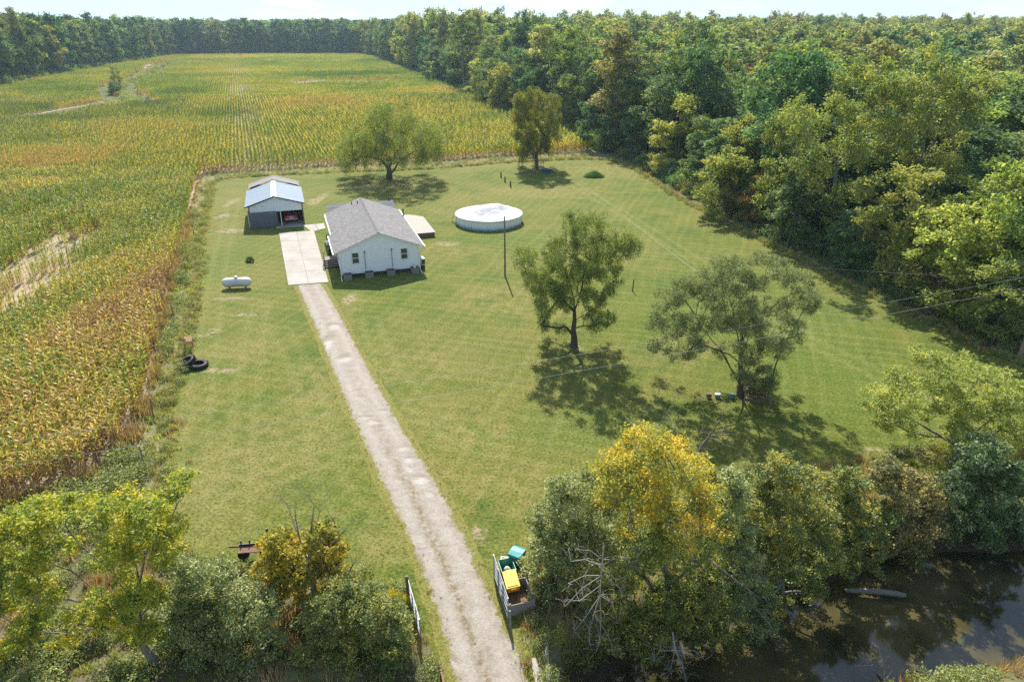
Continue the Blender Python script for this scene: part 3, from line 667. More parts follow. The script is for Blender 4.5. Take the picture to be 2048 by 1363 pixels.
b.prism([(-ex2 + .02, roofz(ex2) - .03), (0, RZ - .03), (EX - .02, EZ - .03), (EX - .02, EZ - .10), (0, RZ - .12), (-ex2 + .02, roofz(ex2) - .10)], 7.201, HL - .02); b.build('roof_deck', M_TRIM, house)
b = MB()
for i in range(56):
    y = -.12 + i * .3; b.add([(-.14, y, RZ - .035), (0, y, RZ + .03), (.14, y, RZ - .035), (-.14, y + .31, RZ - .05), (0, y + .31, RZ + .016), (.14, y + .31, RZ - .05)], [(0, 1, 4, 3), (1, 2, 5, 4), (0, 3, 4, 5, 2, 1)])
b.build('ridge_cap', M_SHINGLE, house)
MB().prism([(-.17, RZ - .06), (0, RZ + .055), (.17, RZ - .06)], -.1, 6.3).build('ridge_vent', M_SHINGLE2, house)
for sx, e, y0, y1 in ((-1, EX, -.12, 7.2), (-1, EX - .32, 7.205, HL), (1, EX, -.12, HL)):
    zz_ = roofz(e) - .02; g = MB(); g.prism([(sx * e, zz_), (sx * (e + .11), zz_ + .01), (sx * (e + .10), zz_ - .10), (sx * (e + .01), zz_ - .10)], y0, y1); g.build('gutter', M_TRIM, house)
for sx in (-1, 1):
    MB().tube([(sx * (EX + .03), -.02, EZ - .1), (sx * (HW + .07), .13, EZ - .4), (sx * (HW + .07), .13, .25), (sx * (HW + .12), -.9, .06)], .045, 6).build('downspout', M_TRIM, house)
def window(parent, x, z0, z1, w_, y, name='window'):
    f = MB(); tk = .05
    f.box(x - w_ / 2 - tk, x - w_ / 2, y - .04, y + .02, z0 - tk, z1 + tk); f.box(x + w_ / 2, x + w_ / 2 + tk, y - .04, y + .02, z0 - tk, z1 + tk)
    f.box(x - w_ / 2, x + w_ / 2, y - .04, y + .02, z1, z1 + tk); f.box(x - w_ / 2, x + w_ / 2, y - .045, y + .02, z0 - tk, z0)
    f.box(x - w_ / 2, x + w_ / 2, y - .035, y + .02, (z0 + z1) / 2 - .03, (z0 + z1) / 2 + .03); fo = f.build(name, M_TRIM, parent)
    for a, c in ((z0, (z0 + z1) / 2 - .03), ((z0 + z1) / 2 + .03, z1)): MB().box(x - w_ / 2, x + w_ / 2, y - .012, y + .012, a, c).build('pane', M_GLASS, fo)
    return fo
for x in (-2.62, 2.62): window(house, x, 1.60, 2.72, .66, .15)
for x in (-1.63, 1.27):
    MB().tube([(x, .13, .78), (x, .13, 2.7)], .028, 6).build('conduit', M_GREYW, house); MB().box(x - .07, x + .07, .06, .18, 2.66, 2.86).build('floodlight', M_GREYW, house)
def side_window(y, w_=1.0):
    f = MB(); f.box(-HW - .05, -HW + .0, y - w_ / 2 - .06, y + w_ / 2 + .06, 1.34, 2.56); fo = f.build('window', M_TRIM, house); MB().box(-HW - .062, -HW - .04, y - w_ / 2, y + w_ / 2, 1.4, 2.5).build('pane', M_GLASS, fo)
side_window(2.6); side_window(9.3, 1.3); side_window(14.2)
d_ = MB().box(-HW - .07, -HW, 5.2, 6.15, .72, 2.72).build('door', M_BROWNW, house); MB().box(-HW - .10, -HW - .07, 5.3, 5.36, 1.6, 1.75).build('handle', M_GALV, d_)
for x, y in ((-.55, 14.6), (-1.2, 15.6)): MB().tube([(x, y, roofz(x) - .03), (x, y, roofz(x) + .32)], .055, 8).build('vent_pipe', M_BLACK, house)
# rear wing, ridge across
w0, w1 = -4.15, 4.5
b = MB(); b.box(w0 + .3, w1 - .3, HL - .2, 20.4, .3, 2.9); b.build('rear_wing_wall', M_SIDING, house)
b = MB(); n = 14
for sgn, ya, yb in ((1, 16.6, 18.7), (-1, 20.8, 18.7)):
    for i in range(n):
        u0, u1 = i / n, (i + 1) / n; y0 = ya + (yb - ya) * u0; y1 = ya + (yb - ya) * u1; z0 = 3.0 + .72 * u0; z1 = 3.0 + .72 * u1
        b.add([(w0, y0, z0 + .012), (w1, y0, z0 + .012), (w1, y1, z1), (w0, y1, z1)], [(0, 1, 2, 3) if sgn > 0 else (3, 2, 1, 0)])
b.build('rear_wing_roof', M_SHINGLE2, house)
MB().add([(w0 + .02, 16.62, 2.97), (w0 + .02, 18.7, 3.69), (w0 + .02, 20.78, 2.97), (w1 - .02, 16.62, 2.97), (w1 - .02, 18.7, 3.69), (w1 - .02, 20.78, 2.97)], [(0, 2, 1), (3, 4, 5), (0, 3, 5, 2)]).build('rear_wing_eave', M_TRIM, house)
MB().tube([(3.9, 18.9, 3.6), (3.9, 18.9, 4.05)], .07, 8).build('vent_pipe', M_BLACK, house)
fl = MB(); fl.tube([(4.9, 13.6, 2.2), (4.9, 13.6, 3.55)], .07, 8); fl.lathe([(.05, 3.55), (.12, 3.58), (.12, 3.68), (.02, 3.74)], 8, (4.9, 13.6)); fl.build('flue', M_BLACK, house)
hm = Matrix.Translation((-14.22, 70.6, 0)) @ Matrix.Rotation(HA, 4, 'Z')
def hp(x, y, z=0): return tuple(hm @ Vector((x, y, z)))

# planters along the gable wall
def planter(x, label, w_=.80, full=None):
    t = thing('planter_box', label, 'planter', hp(x, -.30, 0), HA, 'grey wooden planter boxes along the gable wall')
    H_ = .66
    for k in range(4):
        z0 = .02 + k * .16; z1 = z0 + .15
        for y, nm in ((-.40, 1), (.36, 1)):
            me = 'box_plank'; MB().box(-w_ / 2, w_ / 2, y, y + .03, z0, z1).build('plank', M_GREYW, t)
        for s in (-1, 1): MB().box(s * w_ / 2 - .015, s * w_ / 2 + .015, -.365, .355, z0, z1).build('plank', M_GREYW, t)
    MB().box(-w_ / 2 + .03, w_ / 2 - .03, -.36, .35, .1, H_ - .14).build('soil', M_SKIRT, t)
    return t
planter(-3.65, 'weathered planter box below the left gable window, by the downspout'); planter(-1.36, 'weathered planter box under the left conduit on the gable wall')
planter(.98, 'weathered planter box under the right conduit on the gable wall'); planter(3.62, 'weathered planter box at the right house corner holding a white bucket')
bk = MB(); bk.lathe([(.15, .56), (.19, .80), (.19, .84), (.17, .84), (.14, .60)], 14); bk.build('bucket', M_WHITE, label='round white bucket standing in the right corner planter', cat='bucket').location = hp(3.62, -.3, 0)
# heat pump at the right corner
ac = thing('heat_pump', 'white outdoor heat pump unit beside the right corner of the house', 'heat pump', hp(4.75, 1.1, 0), HA)
MB().box(-.18, .2, -.45, .45, .45, 1.2).build('casing', M_WHITE, ac, bev=.03)
g = MB(); g.lathe([(.30, 0), (.30, .02)], 20); m_ = g.mesh('fan_grille', M_DARKM); o = ob('fan_grille', m_, ac); o.rotation_euler = (0, R(90), 0); o.location = (.2, 0, .82)
MB().box(-.15, .17, -.5, .5, .0, .45).build('stand', M_DARKM, ac)
gg = MB(); gg.box(-.16, .2, -.475, -.455, .55, 1.12); gg.build('side_grille', M_DARKM, ac)

# front steps on the left side
st = thing('entry_steps', 'wooden landing and steps with a handrail at the left side door', 'steps', hp(-4.95, 5.6, 0), HA)
for k in range(9): MB().box(-.72, .72, -.62 + k * .155, -.62 + k * .155 + .145, .66, .70).build('deck_board', M_GREYW, st)
MB().box(-.70, .70, -.60, .78, .50, .655).build('landing_frame', M_BROWNW, st)
for k in range(3): MB().box(-.72, .68, -.92 - k * .29, -.64 - k * .29, .66 - (k + 1) * .165, .70 - (k + 1) * .165).build('tread', M_GREYW, st); MB().box(-.66, .62, -.65 - k * .29, -.63 - k * .29, .66 - (k + 1) * .165 - .13, .66 - (k + 1) * .165 + .125).build('riser', M_BROWNW, st)
for x, y, h in ((-.70, .72, 1.65), (-.70, -.60, 1.65), (-.72, -1.5, 1.05), (.66, .72, .66), (.66, -.6, .66)): MB().box(x - .045, x + .045, y - .045, y + .045, 0, h).build('post', M_BROWNW, st)
MB().bar((-.70, .74, 1.6), (-.70, -.62, 1.6), .09, .04).build('handrail', M_BROWNW, st); MB().bar((-.70, -.62, 1.6), (-.72, -1.55, 1.0), .09, .04).build('handrail', M_GREYW, st)
# grill and small things on the path by the house
gr = thing('grill', 'black covered barbecue grill against the left house wall', 'grill', hp(-4.75, 8.1, 0), HA)
MB().box(-.28, .28, -.45, .45, .35, .85).build('cabinet', M_BLACK, gr, bev=.03); MB().prism([(-.3, .86), (-.25, 1.08), (-.1, 1.18), (.12, 1.18), (.27, 1.05), (.3, .86)], -.42, .42).build('lid', M_BLACK, gr)
for sy in (-1, 1): MB().box(-.25, .25, sy * .55 - .1, sy * .55 + .1, .80, .83).build('side_shelf', M_DARKM, gr)
for sx in (-1, 1):
    for sy in (-1, 1): MB().box(sx * .24 - .025, sx * .24 + .025, sy * .4 - .025, sy * .4 + .025, 0, .36).build('leg', M_DARKM, gr)
co = thing('cooler', 'white cooler box standing at the end of the concrete path', 'cooler', hp(-4.75, 13.2, .05), HA)
MB().box(-.25, .25, -.38, .38, 0, .38).build('body', M_WHITE, co, bev=.03); MB().box(-.27, .27, -.4, .4, .385, .46).build('lid', M_WHITE, co, bev=.03); MB().bar((-.29, -.2, .3), (-.29, .2, .3), .03).build('handle', M_BLACK, co)

# deck on the right side
dk = thing('deck', 'weathered wooden deck behind the right side of the house', 'deck', hp(0, 0, 0), HA)
rng = np.random.default_rng(4)
x = 4.45; k = 0
while x < 8.6:
    y1 = 22.4 if x < 7.0 else 22.4 - (x - 7.0) * 1.0
    MB().box(x, x + .138, 12.6, y1 + rng.uniform(-.02, .02), .60 + rng.uniform(0, .006), .64 + rng.uniform(0, .006)).build('plank', M_PALEW, dk); x += .148
MB().box(4.45, 8.6, 12.58, 12.62, .02, .60).build('skirt_board', M_BROWNW, dk); MB().box(8.55, 8.59, 12.62, 20.7, .02, .60).build('skirt_board', M_BROWNW, dk)
for y in (12.8, 15.2, 17.8, 20.4): MB().box(8.44, 8.54, y, y + .1, 0, .59).build('post', M_BROWNW, dk)

# concrete drive: slabs with joints, and the path to the door
cd = bpy.data.objects.new('concrete_driveway', None); C.objects.link(cd); cd['kind'] = 'structure'
A0, A1, B0, B1 = at(577, 571)[:2], at(657, 565)[:2], at(558, 466)[:2], at(628, 462)[:2]
def slab(p, q, r_, s_, zt=.062, name='slab'):
    n_ = MB(); n_.add([(*p, -.05), (*q, -.05), (*r_, -.05), (*s_, -.05), (*p, zt), (*q, zt), (*r_, zt), (*s_, zt)], [(4, 5, 6, 7), (0, 1, 5, 4), (1, 2, 6, 5), (2, 3, 7, 6), (3, 0, 4, 7)])
    return n_.build(name, M_CONC, cd)
def L2(a, b, u): return a + (b - a) * u
NS = 5
for k in range(NS):
    u0, u1 = k / NS + .0012, (k + 1) / NS - .0012
    for s0, s1 in ((0, .497), (.503, 1)):
        slab(L2(L2(A0, B0, u0), L2(A1, B1, u0), s0), L2(L2(A0, B0, u0), L2(A1, B1, u0), s1), L2(L2(A0, B0, u1), L2(A1, B1, u1), s1), L2(L2(A0, B0, u1), L2(A1, B1, u1), s0), .062 + .002 * ((k * 7) % 3 - 1) * (.5))
p0, p1 = at(624, 464)[:2], at(651, 457)[:2]; p2, p3 = at(648, 447)[:2], at(606, 451)[:2]
slab(p0, L2(p0, p1, .48), L2(p3, p2, .55), p3, .058); slab(L2(p0, p1, .5), p1, p2, L2(p3, p2, .57), .060)
SM = Matrix.Translation((-34.96, 89.2, 0)) @ Matrix.Rotation(R(18), 4, 'Z')
def sp(x, y, z=0): return tuple(SM @ Vector((x, y, z)))
slab(np.array(sp(3.2, -1.15)[:2]), np.array(sp(6.9, -1.05)[:2]), np.array(sp(6.7, 6)[:2]), np.array(sp(3.6, 6)[:2]), .054)

# ------------------------------------------------------------------ barn
barn = thing('pole_barn', 'open fronted pole barn with pale blue metal roof and slate door', 'barn', (-34.96, 89.2, 0), R(18))
BL = 10.2; bz, be = 4.12, 2.90; xm = 3.45; exl, exr = -.38, 7.28
def barn_slope(xe, ze, sgn):
    b = MB(); n = 44; y0, y1 = -.25, BL + .0
    for i in range(n):
        ya = y0 + (y1 - y0) * i / n; w_ = (y1 - y0) / n; h = .012
        P = [(ya, 0), (ya + w_ * .68, 0), (ya + w_ * .76, h), (ya + w_ * .92, h), (ya + w_, 0)]
        for (u, a), (v, c) in zip(P[:-1], P[1:]): b.add([(xe, u, ze + a), (xm, u, bz + a), (xm, v, bz + c), (xe, v, ze + c)], [(0, 1, 2, 3) if sgn < 0 else (3, 2, 1, 0)])
    return b
for xe, s_ in ((exl, -1), (exr, 1)): barn_slope(xe, be if s_ < 0 else 2.98, s_).build('roof', M_BARNROOF, barn)
MB().prism([(xm - .34, bz - .06), (xm, bz + .075), (xm + .34, bz - .06), (xm + .34, bz - .075), (xm, bz + .06), (xm - .34, bz - .075)], -.28, BL + .02).build('ridge_cap', M_WHITE, barn)
for xe, ze in ((exl, be), (exr, 2.98)): MB().bar((xe, -.26, ze - .05), (xm, -.26, bz - .05), .05, .16).build('fascia', M_DARKM, barn)
b = MB(); n = 30                                                     # gable panel, ribbed
for i in range(n):
    xa = .15 + 6.75 * i / n; xb = .15 + 6.75 * (i + 1) / n
    def zt(x): return (be + (bz - be) * (x - exl) / (xm - exl) if x < xm else 2.98 + (bz - 2.98) * (exr - x) / (exr - xm)) - .05
    w_ = xb - xa; P = [(xa, 0), (xa + w_ * .7, 0), (xa + w_ * .78, -.02), (xa + w_ * .92, -.02), (xb, 0)]
    for (u, a), (v, c) in zip(P[:-1], P[1:]): b.add([(u, a, 2.05), (v, c, 2.05), (v, c, zt(v)), (u, a, zt(u))], [(0, 1, 2, 3)])
b.build('gable_panel', M_BARNW, barn)
def ribbed(x0, x1, y, z0, z1, n, axis='x', d=.02):
    b = MB()
    for i in range(n):
        a0 = x0 + (x1 - x0) * i / n; w_ = (x1 - x0) / n; P = [(a0, 0), (a0 + w_ * .7, 0), (a0 + w_ * .78, -d), (a0 + w_ * .92, -d), (a0 + w_, 0)]
        for (u, a), (v, c) in zip(P[:-1], P[1:]):
            if axis == 'x': b.add([(u, y + a, z0), (v, y + c, z0), (v, y + c, z1), (u, y + a, z1)], [(0, 1, 2, 3)])
            else: b.add([(y + a, u, z0), (y + c, v, z0), (y + c, v, z1), (y + a, u, z1)], [(0, 1, 2, 3)])
    return b
ribbed(.12, 3.46, -.10, .04, 2.12, 15).build('sliding_door', M_BARND, barn)
ribbed(0, BL, .05, .02, be, 44, 'y').build('side_wall', M_BARNW, barn); ribbed(0, BL, 6.98, .02, 2.96, 44, 'y', -.02).build('side_wall', M_BARNW, barn); ribbed(.05, 6.98, BL - .05, .02, 3.0, 30).build('rear_wall', M_BARNW, barn)
for x, y, mm in ((.12, .06, M_BROWNW), (3.55, .12, M_BROWNW), (6.93, -.02, M_BROWNW), (6.93, 3.4, M_BROWNW), (6.93, 6.8, M_BROWNW), (3.5, 5, M_BROWNW), (.12, 5, M_BROWNW)): MB().box(x - .075, x + .075, y - .07, y + .07, 0, 2.9).build('post', mm, barn)
MB().box(3.97, 4.06, .0, .09, .05, 2.05).build('door_post', M_WHITE, barn)
MB().box(.1, 6.95, .02, .10, 2.02, 2.2).build('door_header', M_BROWNW, barn)
dsp = MB(); dsp.tube([(-.12, .05, 2.0), (-.12, .02, .15)], .06, 6); dsp.build('downspout', paint('pale_green_plastic', (.45, .62, .55), .4), barn)
# older lean-on roof behind
b = MB()
rows = 12
for xe, sgn in ((-.1, -1), (7.0, 1)):
    for i in range(rows):
        u0, u1 = i / rows, (i + 1) / rows; xa = xe + (xm - xe) * u0; xb = xe + (xm - xe) * u1; za = 3.22 + 1.12 * u0; zb = 3.22 + 1.12 * u1
        b.add([(xa, BL + .04, za + .012), (xa, 13.0, za + .012), (xb, 13.0, zb), (xb, BL + .04, zb)], [(0, 1, 2, 3) if sgn > 0 else (3, 2, 1, 0)])
b.build('rear_roof', M_OLDROOF, barn)
for xe in (-.1, 7.0): MB().bar((xe, 13.02, 3.2), (xm, 13.02, 4.32), .05, .14).build('rear_fascia', M_TRIM, barn)
MB().box(.15, 6.8, BL, 12.8, 0, 3.2).build('rear_bay', M_BROWNW, barn)

# ------------------------------------------------------------------ red car in the barn, tail towards the camera
M_RED = paint('red_car_paint', (.55, .015, .03), .25, .1, var=.03, dirt_amt=.05); M_CHROME = paint('chrome', (.75, .75, .75), .15, .9, var=.02, dirt_amt=.05)
car = thing('car', 'red saloon car parked inside the open bay of the barn', 'car', sp(5.3, 1.2, .06), R(18))
secs = [(-.0, .45, .62, .70), (.06, .30, .95, .84), (.7, .24, 1.0, .88), (1.35, .24, 1.02, .90), (2.3, .24, 1.0, .90), (3.4, .24, .94, .88), (4.3, .26, .82, .84), (4.65, .38, .62, .70)]
b = MB(); v = []; 
for y, z0, z1, hw in secs: v += [(-hw * .92, y, z0), (-hw, y, z0 + .2), (-hw, y, z1 - .22), (-hw * .88, y, z1), (hw * .88, y, z1), (hw, y, z1 - .22), (hw, y, z0 + .2), (hw * .92, y, z0)]
f = [tuple(range(7, -1, -1)), tuple(range(8 * 7, 8 * 8))] + [(i * 8 + k, i * 8 + (k + 1) % 8, i * 8 + 8 + (k + 1) % 8, i * 8 + 8 + k) for i in range(7) for k in range(8)]
b.add(v, f); b.build('body', M_RED, car, smooth=False, bev=.03)
cab = [(.75, .80, .98, 1.02), (1.35, .66, 1.36, 1.36), (2.5, .66, 1.38, 1.38), (3.35, .78, .98, 1.0)]
b = MB(); b.add([(s * hw, y, z) for y, hw, z, _ in [(.70, .80, .98, 0), (1.35, .62, 1.38, 0), (2.5, .62, 1.40, 0), (3.4, .80, .97, 0)] for s in (-1, 1)], [(0, 1, 3, 2), (2, 3, 5, 4), (4, 5, 7, 6), (0, 2, 4, 6), (1, 7, 5, 3), (0, 6, 7, 1)]); b.build('cabin', M_RED, car)
b = MB(); b.add([(-.70, .76, 1.03), (.70, .76, 1.03), (.56, 1.30, 1.355), (-.56, 1.30, 1.355)], [(0, 1, 2, 3)]); b.build('rear_window', M_GLASS, car).location = (0, -.012, .012)
for s in (-1, 1): MB().add([(s * .80, 1.0, 1.04), (s * .80, 3.1, 1.02), (s * .66, 2.45, 1.35), (s * .66, 1.45, 1.34)], [(0, 1, 2, 3)]).build('side_window', M_GLASS, car).location = (s * .012, 0, 0)
for s in (-1, 1): MB().box(s * .62 - .17, s * .62 + .17, -.02, .05, .66, .84).build('tail_light', paint('tail_light_red', (.5, .01, .01), .2), car, bev=.01)
MB().box(-.42, .42, -.025, .06, .82, .90).build('chrome_strip', M_CHROME, car, bev=.01); MB().box(-.82, .82, -.12, .05, .42, .56).build('bumper', M_CHROME, car, bev=.03); MB().box(-.17, .17, -.035, .02, .66, .78).build('number_plate', M_WHITE, car)
for s in (-1, 1):
    for y in (.95, 3.7):
        g = MB(); g.lathe([(.20, -.10), (.31, -.10), (.33, -.06), (.33, .06), (.31, .10), (.20, .10)], 18); wo = g.build('wheel', M_BLACK, car, smooth=False); wo.rotation_euler = (0, R(90), 0); wo.location = (s * .76, y, .33)
        g = MB(); g.lathe([(.20, -.104), (.20, .104)], 14); g.build('hub', M_CHROME, wo)

# ------------------------------------------------------------------ pool
PC = at(977.5, 425.5, 1.3); PR = 4.55; pool = thing('round_pool', 'round above ground pool under a sagging white cover', 'pool', (PC[0] - .0, PC[1] - .05, 0))
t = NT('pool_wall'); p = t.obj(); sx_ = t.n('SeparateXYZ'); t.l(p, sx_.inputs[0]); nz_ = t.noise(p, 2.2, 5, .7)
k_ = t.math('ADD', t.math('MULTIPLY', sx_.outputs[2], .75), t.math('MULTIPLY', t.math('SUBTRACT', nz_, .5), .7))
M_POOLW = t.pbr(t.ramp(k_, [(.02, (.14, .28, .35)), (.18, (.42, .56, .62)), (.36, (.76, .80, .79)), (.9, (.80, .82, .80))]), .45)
t = NT('pool_cover'); p = t.obj(); n_ = t.noise(p, .8, 5, .6); fo = t.noise(t.scaled(p, (1, 1, .3)), 5, 4, .6, 1.2)
M_COVER = t.pbr(t.ramp(n_, [(.36, (.40, .41, .43)), (.5, (.52, .53, .55)), (.62, (.62, .62, .62))]), .8, 0, t.bump(fo, .8, .08), .15)
NP = 24
for k in range(NP):
    a0 = 2 * math.pi * k / NP; a1 = 2 * math.pi * (k + 1) / NP; b = MB(); ns = 6; v = []; f = []
    for i in range(ns + 1):
        a = a0 + (a1 - a0) * i / ns; r_ = PR - .02
        v += [(r_ * math.cos(a), r_ * math.sin(a), 0.0), (r_ * math.cos(a), r_ * math.sin(a), 1.20)]
    f = [(2 * i, 2 * i + 2, 2 * i + 3, 2 * i + 1) for i in range(ns)]; b.add(v, f); b.build('wall_panel', M_POOLW, pool)
    M_ = Matrix.Rotation(a0, 4, 'Z'); MB().box(PR - .02, PR + .04, -.07, .07, 0, 1.24, M_).build('upright', M_POOLW, pool)
b = MB(); prof = [(PR - .12, 1.22), (PR + .10, 1.20), (PR + .12, 1.25), (PR + .10, 1.29), (PR - .10, 1.30)]; n = 72
v = [(r_ * math.cos(2 * math.pi * k / n), r_ * math.sin(2 * math.pi * k / n), z) for r_, z in prof for k in range(n)]
b.add(v, [(i * n + k, i * n + (k + 1) % n, (i + 1) * n + (k + 1) % n, (i + 1) * n + k) for i in range(4) for k in range(n)]); b.build('rim', M_COVER, pool, smooth=True)
nr, na = 26, 96; rr_ = np.linspace(0, PR + .14, nr)[:, None]; aa = np.linspace(0, 2 * np.pi, na, endpoint=False)[None, :]; X = rr_ * np.cos(aa); Y = rr_ * np.sin(aa)
Z = 1.315 - .0 * X; q = rr_ / PR
def bump2(cx_, cy_, sx1, sy1, h): return h * np.exp(-(((X - cx_) / sx1) ** 2 + ((Y - cy_) / sy1) ** 2))
fade = 1 - sstep(.78, .97, q) * np.ones_like(X)
Z = Z + fade * (bump2(.9, 1.9, 2.1, 1.5, .75) + bump2(.7, .2, .7, .9, .42) + bump2(-1.6, 2.6, 1.8, 1.3, .18) - bump2(-1.2, -.9, 1.7, 1.2, .42) - bump2(2.6, 0, 1.0, 1.6, .08) + .34 * (fbm(X + 50, Y + 50, 1.3, 3) - .5) + .05 * np.abs(np.sin(aa * 9 + 2 * vnoise(X, Y, 4))) * q)
Z = np.where(rr_ > PR + .05, 1.22 + .03 * np.sin(aa * 24), Z)
V_ = np.stack([X, Y, Z], -1).reshape(-1, 3); ii = np.arange(nr * na).reshape(nr, na); j2 = np.roll(ii, -1, 1)
f = np.stack([ii[:-1], ii[1:], j2[1:], j2[:-1]], -1).reshape(-1, 4)[na * 0:]
ob('cover', npmesh('cover', V_, f, M_COVER, smooth=True), pool)
ld = thing('pool_ladder', 'folded grey ladder leaning on the left side of the pool', 'ladder', (PC[0] - PR - .35, PC[1] + .2, 0))
for s in (-.22, .22): MB().bar((-.25, s, 0), (.25, s, 1.35), .06).build('rail', M_GREYW, ld)
for k in range(4): MB().bar((-.25 + .1 * (k + 1), -.22, .27 * (k + 1)), (-.25 + .1 * (k + 1), .22, .27 * (k + 1)), .05, .02).build('rung', M_BROWNW, ld)

# ------------------------------------------------------------------ propane tank
M_TANK = paint('white_tank_paint', (.60, .60, .58), .4, var=.06, sc=4, dirt=(.35, .33, .3), dirt_amt=.35)
tk_ = at(475, 577); tank = thing('propane_tank', 'white horizontal propane tank on the lawn left of the drive', 'tank', (tk_[0], tk_[1] + .1, 0), R(7))
prof = [(-1.48, .02), (-1.45, .18), (-1.36, .32), (-1.2, .43), (-1.0, .475), (-.015, .475), (-.014, .482), (.014, .482), (.015, .475), (1.0, .475), (1.2, .43), (1.36, .32), (1.45, .18), (1.48, .02)]
n = 24; v = [(x, r_ * math.cos(2 * math.pi * k / n), .68 + r_ * math.sin(2 * math.pi * k / n)) for x, r_ in prof for k in range(n)]
b = MB(); b.add(v, [(i * n + k, i * n + (k + 1) % n, (i + 1) * n + (k + 1) % n, (i + 1) * n + k) for i in range(len(prof) - 1) for k in range(n)] + [tuple(range(n)), tuple(range((len(prof) - 1) * n, len(prof) * n))]); b.build('vessel', M_TANK, tank, smooth=True)
b = MB(); b.lathe([(.15, 1.12), (.17, 1.2), (.17, 1.3), (.10, 1.34), (.02, 1.35)], 14); b.build('valve_dome', M_TANK, tank)
for x in (-.8, .8): MB().box(x - .06, x + .06, -.28, .28, 0, .28).build('leg', M_CONC, tank)
# round clump of plants beyond it is set with the shrubs

# ------------------------------------------------------------------ posts, pole, wires
def post(px, py, h, r_, label, grp=None, mat=None, sq=False, lean=(0, 0), name='wooden_post'):
    p = at(px, py); b = MB()
    if sq: b.box(-r_, r_, -r_, r_, -.1, h)
    else: b.tube([(0, 0, -.1), (lean[0] * .5, lean[1] * .5, h * .5), (lean[0], lean[1], h)], [r_ * 1.1, r_, r_ * .92], 8)
    o = b.build(name, mat or BARK_G, label=label, cat='post', group=grp); o.location = p; return o
M_POLE = bark('pole_wood', (.09, .07, .05), (.22, .18, .13))
yp = at(1010, 552); yh = 6.6; pole = thing('yard_pole', 'thin dark wooden pole standing alone in front of the pool', 'pole', yp)
MB().tube([(0, 0, -.3), (0, 0, 3), (-.02, 0, yh)], [.10, .09, .065], 10).build('shaft', M_POLE, pole); MB().tube([(-.02, -.12, yh - .55), (-.02, .12, yh - .55)], .03, 8).build('insulator', M_GALV, pole)
post(1265, 583, 1.35, .055, 'short bare post standing alone between the two lawn trees', mat=BARK_D, lean=(.03, 0))
for i, (a, c, h, lb) in enumerate(((1002, 355, .95, 'farthest'), (1010, 364, .95, 'middle'), (1021, 374, 1.0, 'nearest'))): post(a, c, h, .12, f'{lb} of three short dark posts in a line beyond the pool', 'three short posts beyond the pool', BARK_D)
up = at(2037, 717); upole = thing('utility_pole', 'brown utility pole at the right edge of the lawn', 'pole', up)
UH = 9.5; MB().tube([(0, 0, -.3), (.18, .05, 4), (.45, .1, UH)], [.19, .17, .13], 12).build('shaft', paint('pole_brown', (.30, .21, .13), .85, var=.3), upole)
MB().bar((-.65, .1, UH - .6), (1.5, .1, UH - .6), .1, .12).build('crossarm', M_BROWNW, upole)
for x in (-.55, 1.4): MB().lathe([(.05, UH - .54), (.07, UH - .45), (.03, UH - .38)], 8, (x, .1)).build('insulator', M_GALV, upole)
M_WIRE = paint('bare_wire', (.55, .55, .54), .35, .3)
def wire(label, a, c, sag, r_=.006):
    a = Vector(a); c = Vector(c); P = []
    for i in range(41):
        u = i / 40; p = a.lerp(c, u); p.z -= sag * 4 * u * (1 - u); P.append(p)
    MB().tube(P, r_, 5).build('overhead_wire', M_WIRE, label=label, cat='wire', group='overhead wires across the lawn')
ut = Vector(up) + Vector((.4, .1, UH - .5))
wire('thin wire from the yard pole by the pool to the utility pole', (yp[0], yp[1], yh - .55), tuple(ut + Vector((0, 0, -2.0))), 1.4)
bt = onplane(1112, 338, 131.0); b2_ = onplane(1455, 590, 44.0); wire('thin cable from the far multi-stemmed tree to the spreading willow', (bt[0], bt[1], max(bt[2], 1.6)), tuple(b2_), .3)
for nm, (q0, q1), zz_ in (('upper', ((1960, 566), (1080, 706)), 8.9), ('lower', ((2048, 575), (1090, 738)), 8.9)):
    a = at(*q0, zz_); c = at(*q1, zz_ - 1.5); d = c - a; wire(f'{nm} of the two parallel wires crossing the right side of the lawn', tuple(a - d * .25 * (1 if nm == 'upper' else .1)), tuple(a + d * 2.2), .5, .006)

# leaning strip fence posts beside the corn
for i, (a, c, h, lb) in enumerate(((372, 548, 1.3, 'slender fence post in the weeds level with the white tank'), (350, 640, 1.6, 'fence post in the weeds between tank and tyres'), (308, 838, 1.7, 'fence post in the weeds nearer than the tyres'), (292, 935, 1.6, 'grey fence post in the weeds behind the left maple'), (388, 470, 1.3, 'farthest fence post in the weeds left of the barn'))):
    post(a, c, h, .055, lb, 'fence posts beside the corn', BARK_G, lean=(.08 * (-1) ** i, 0))

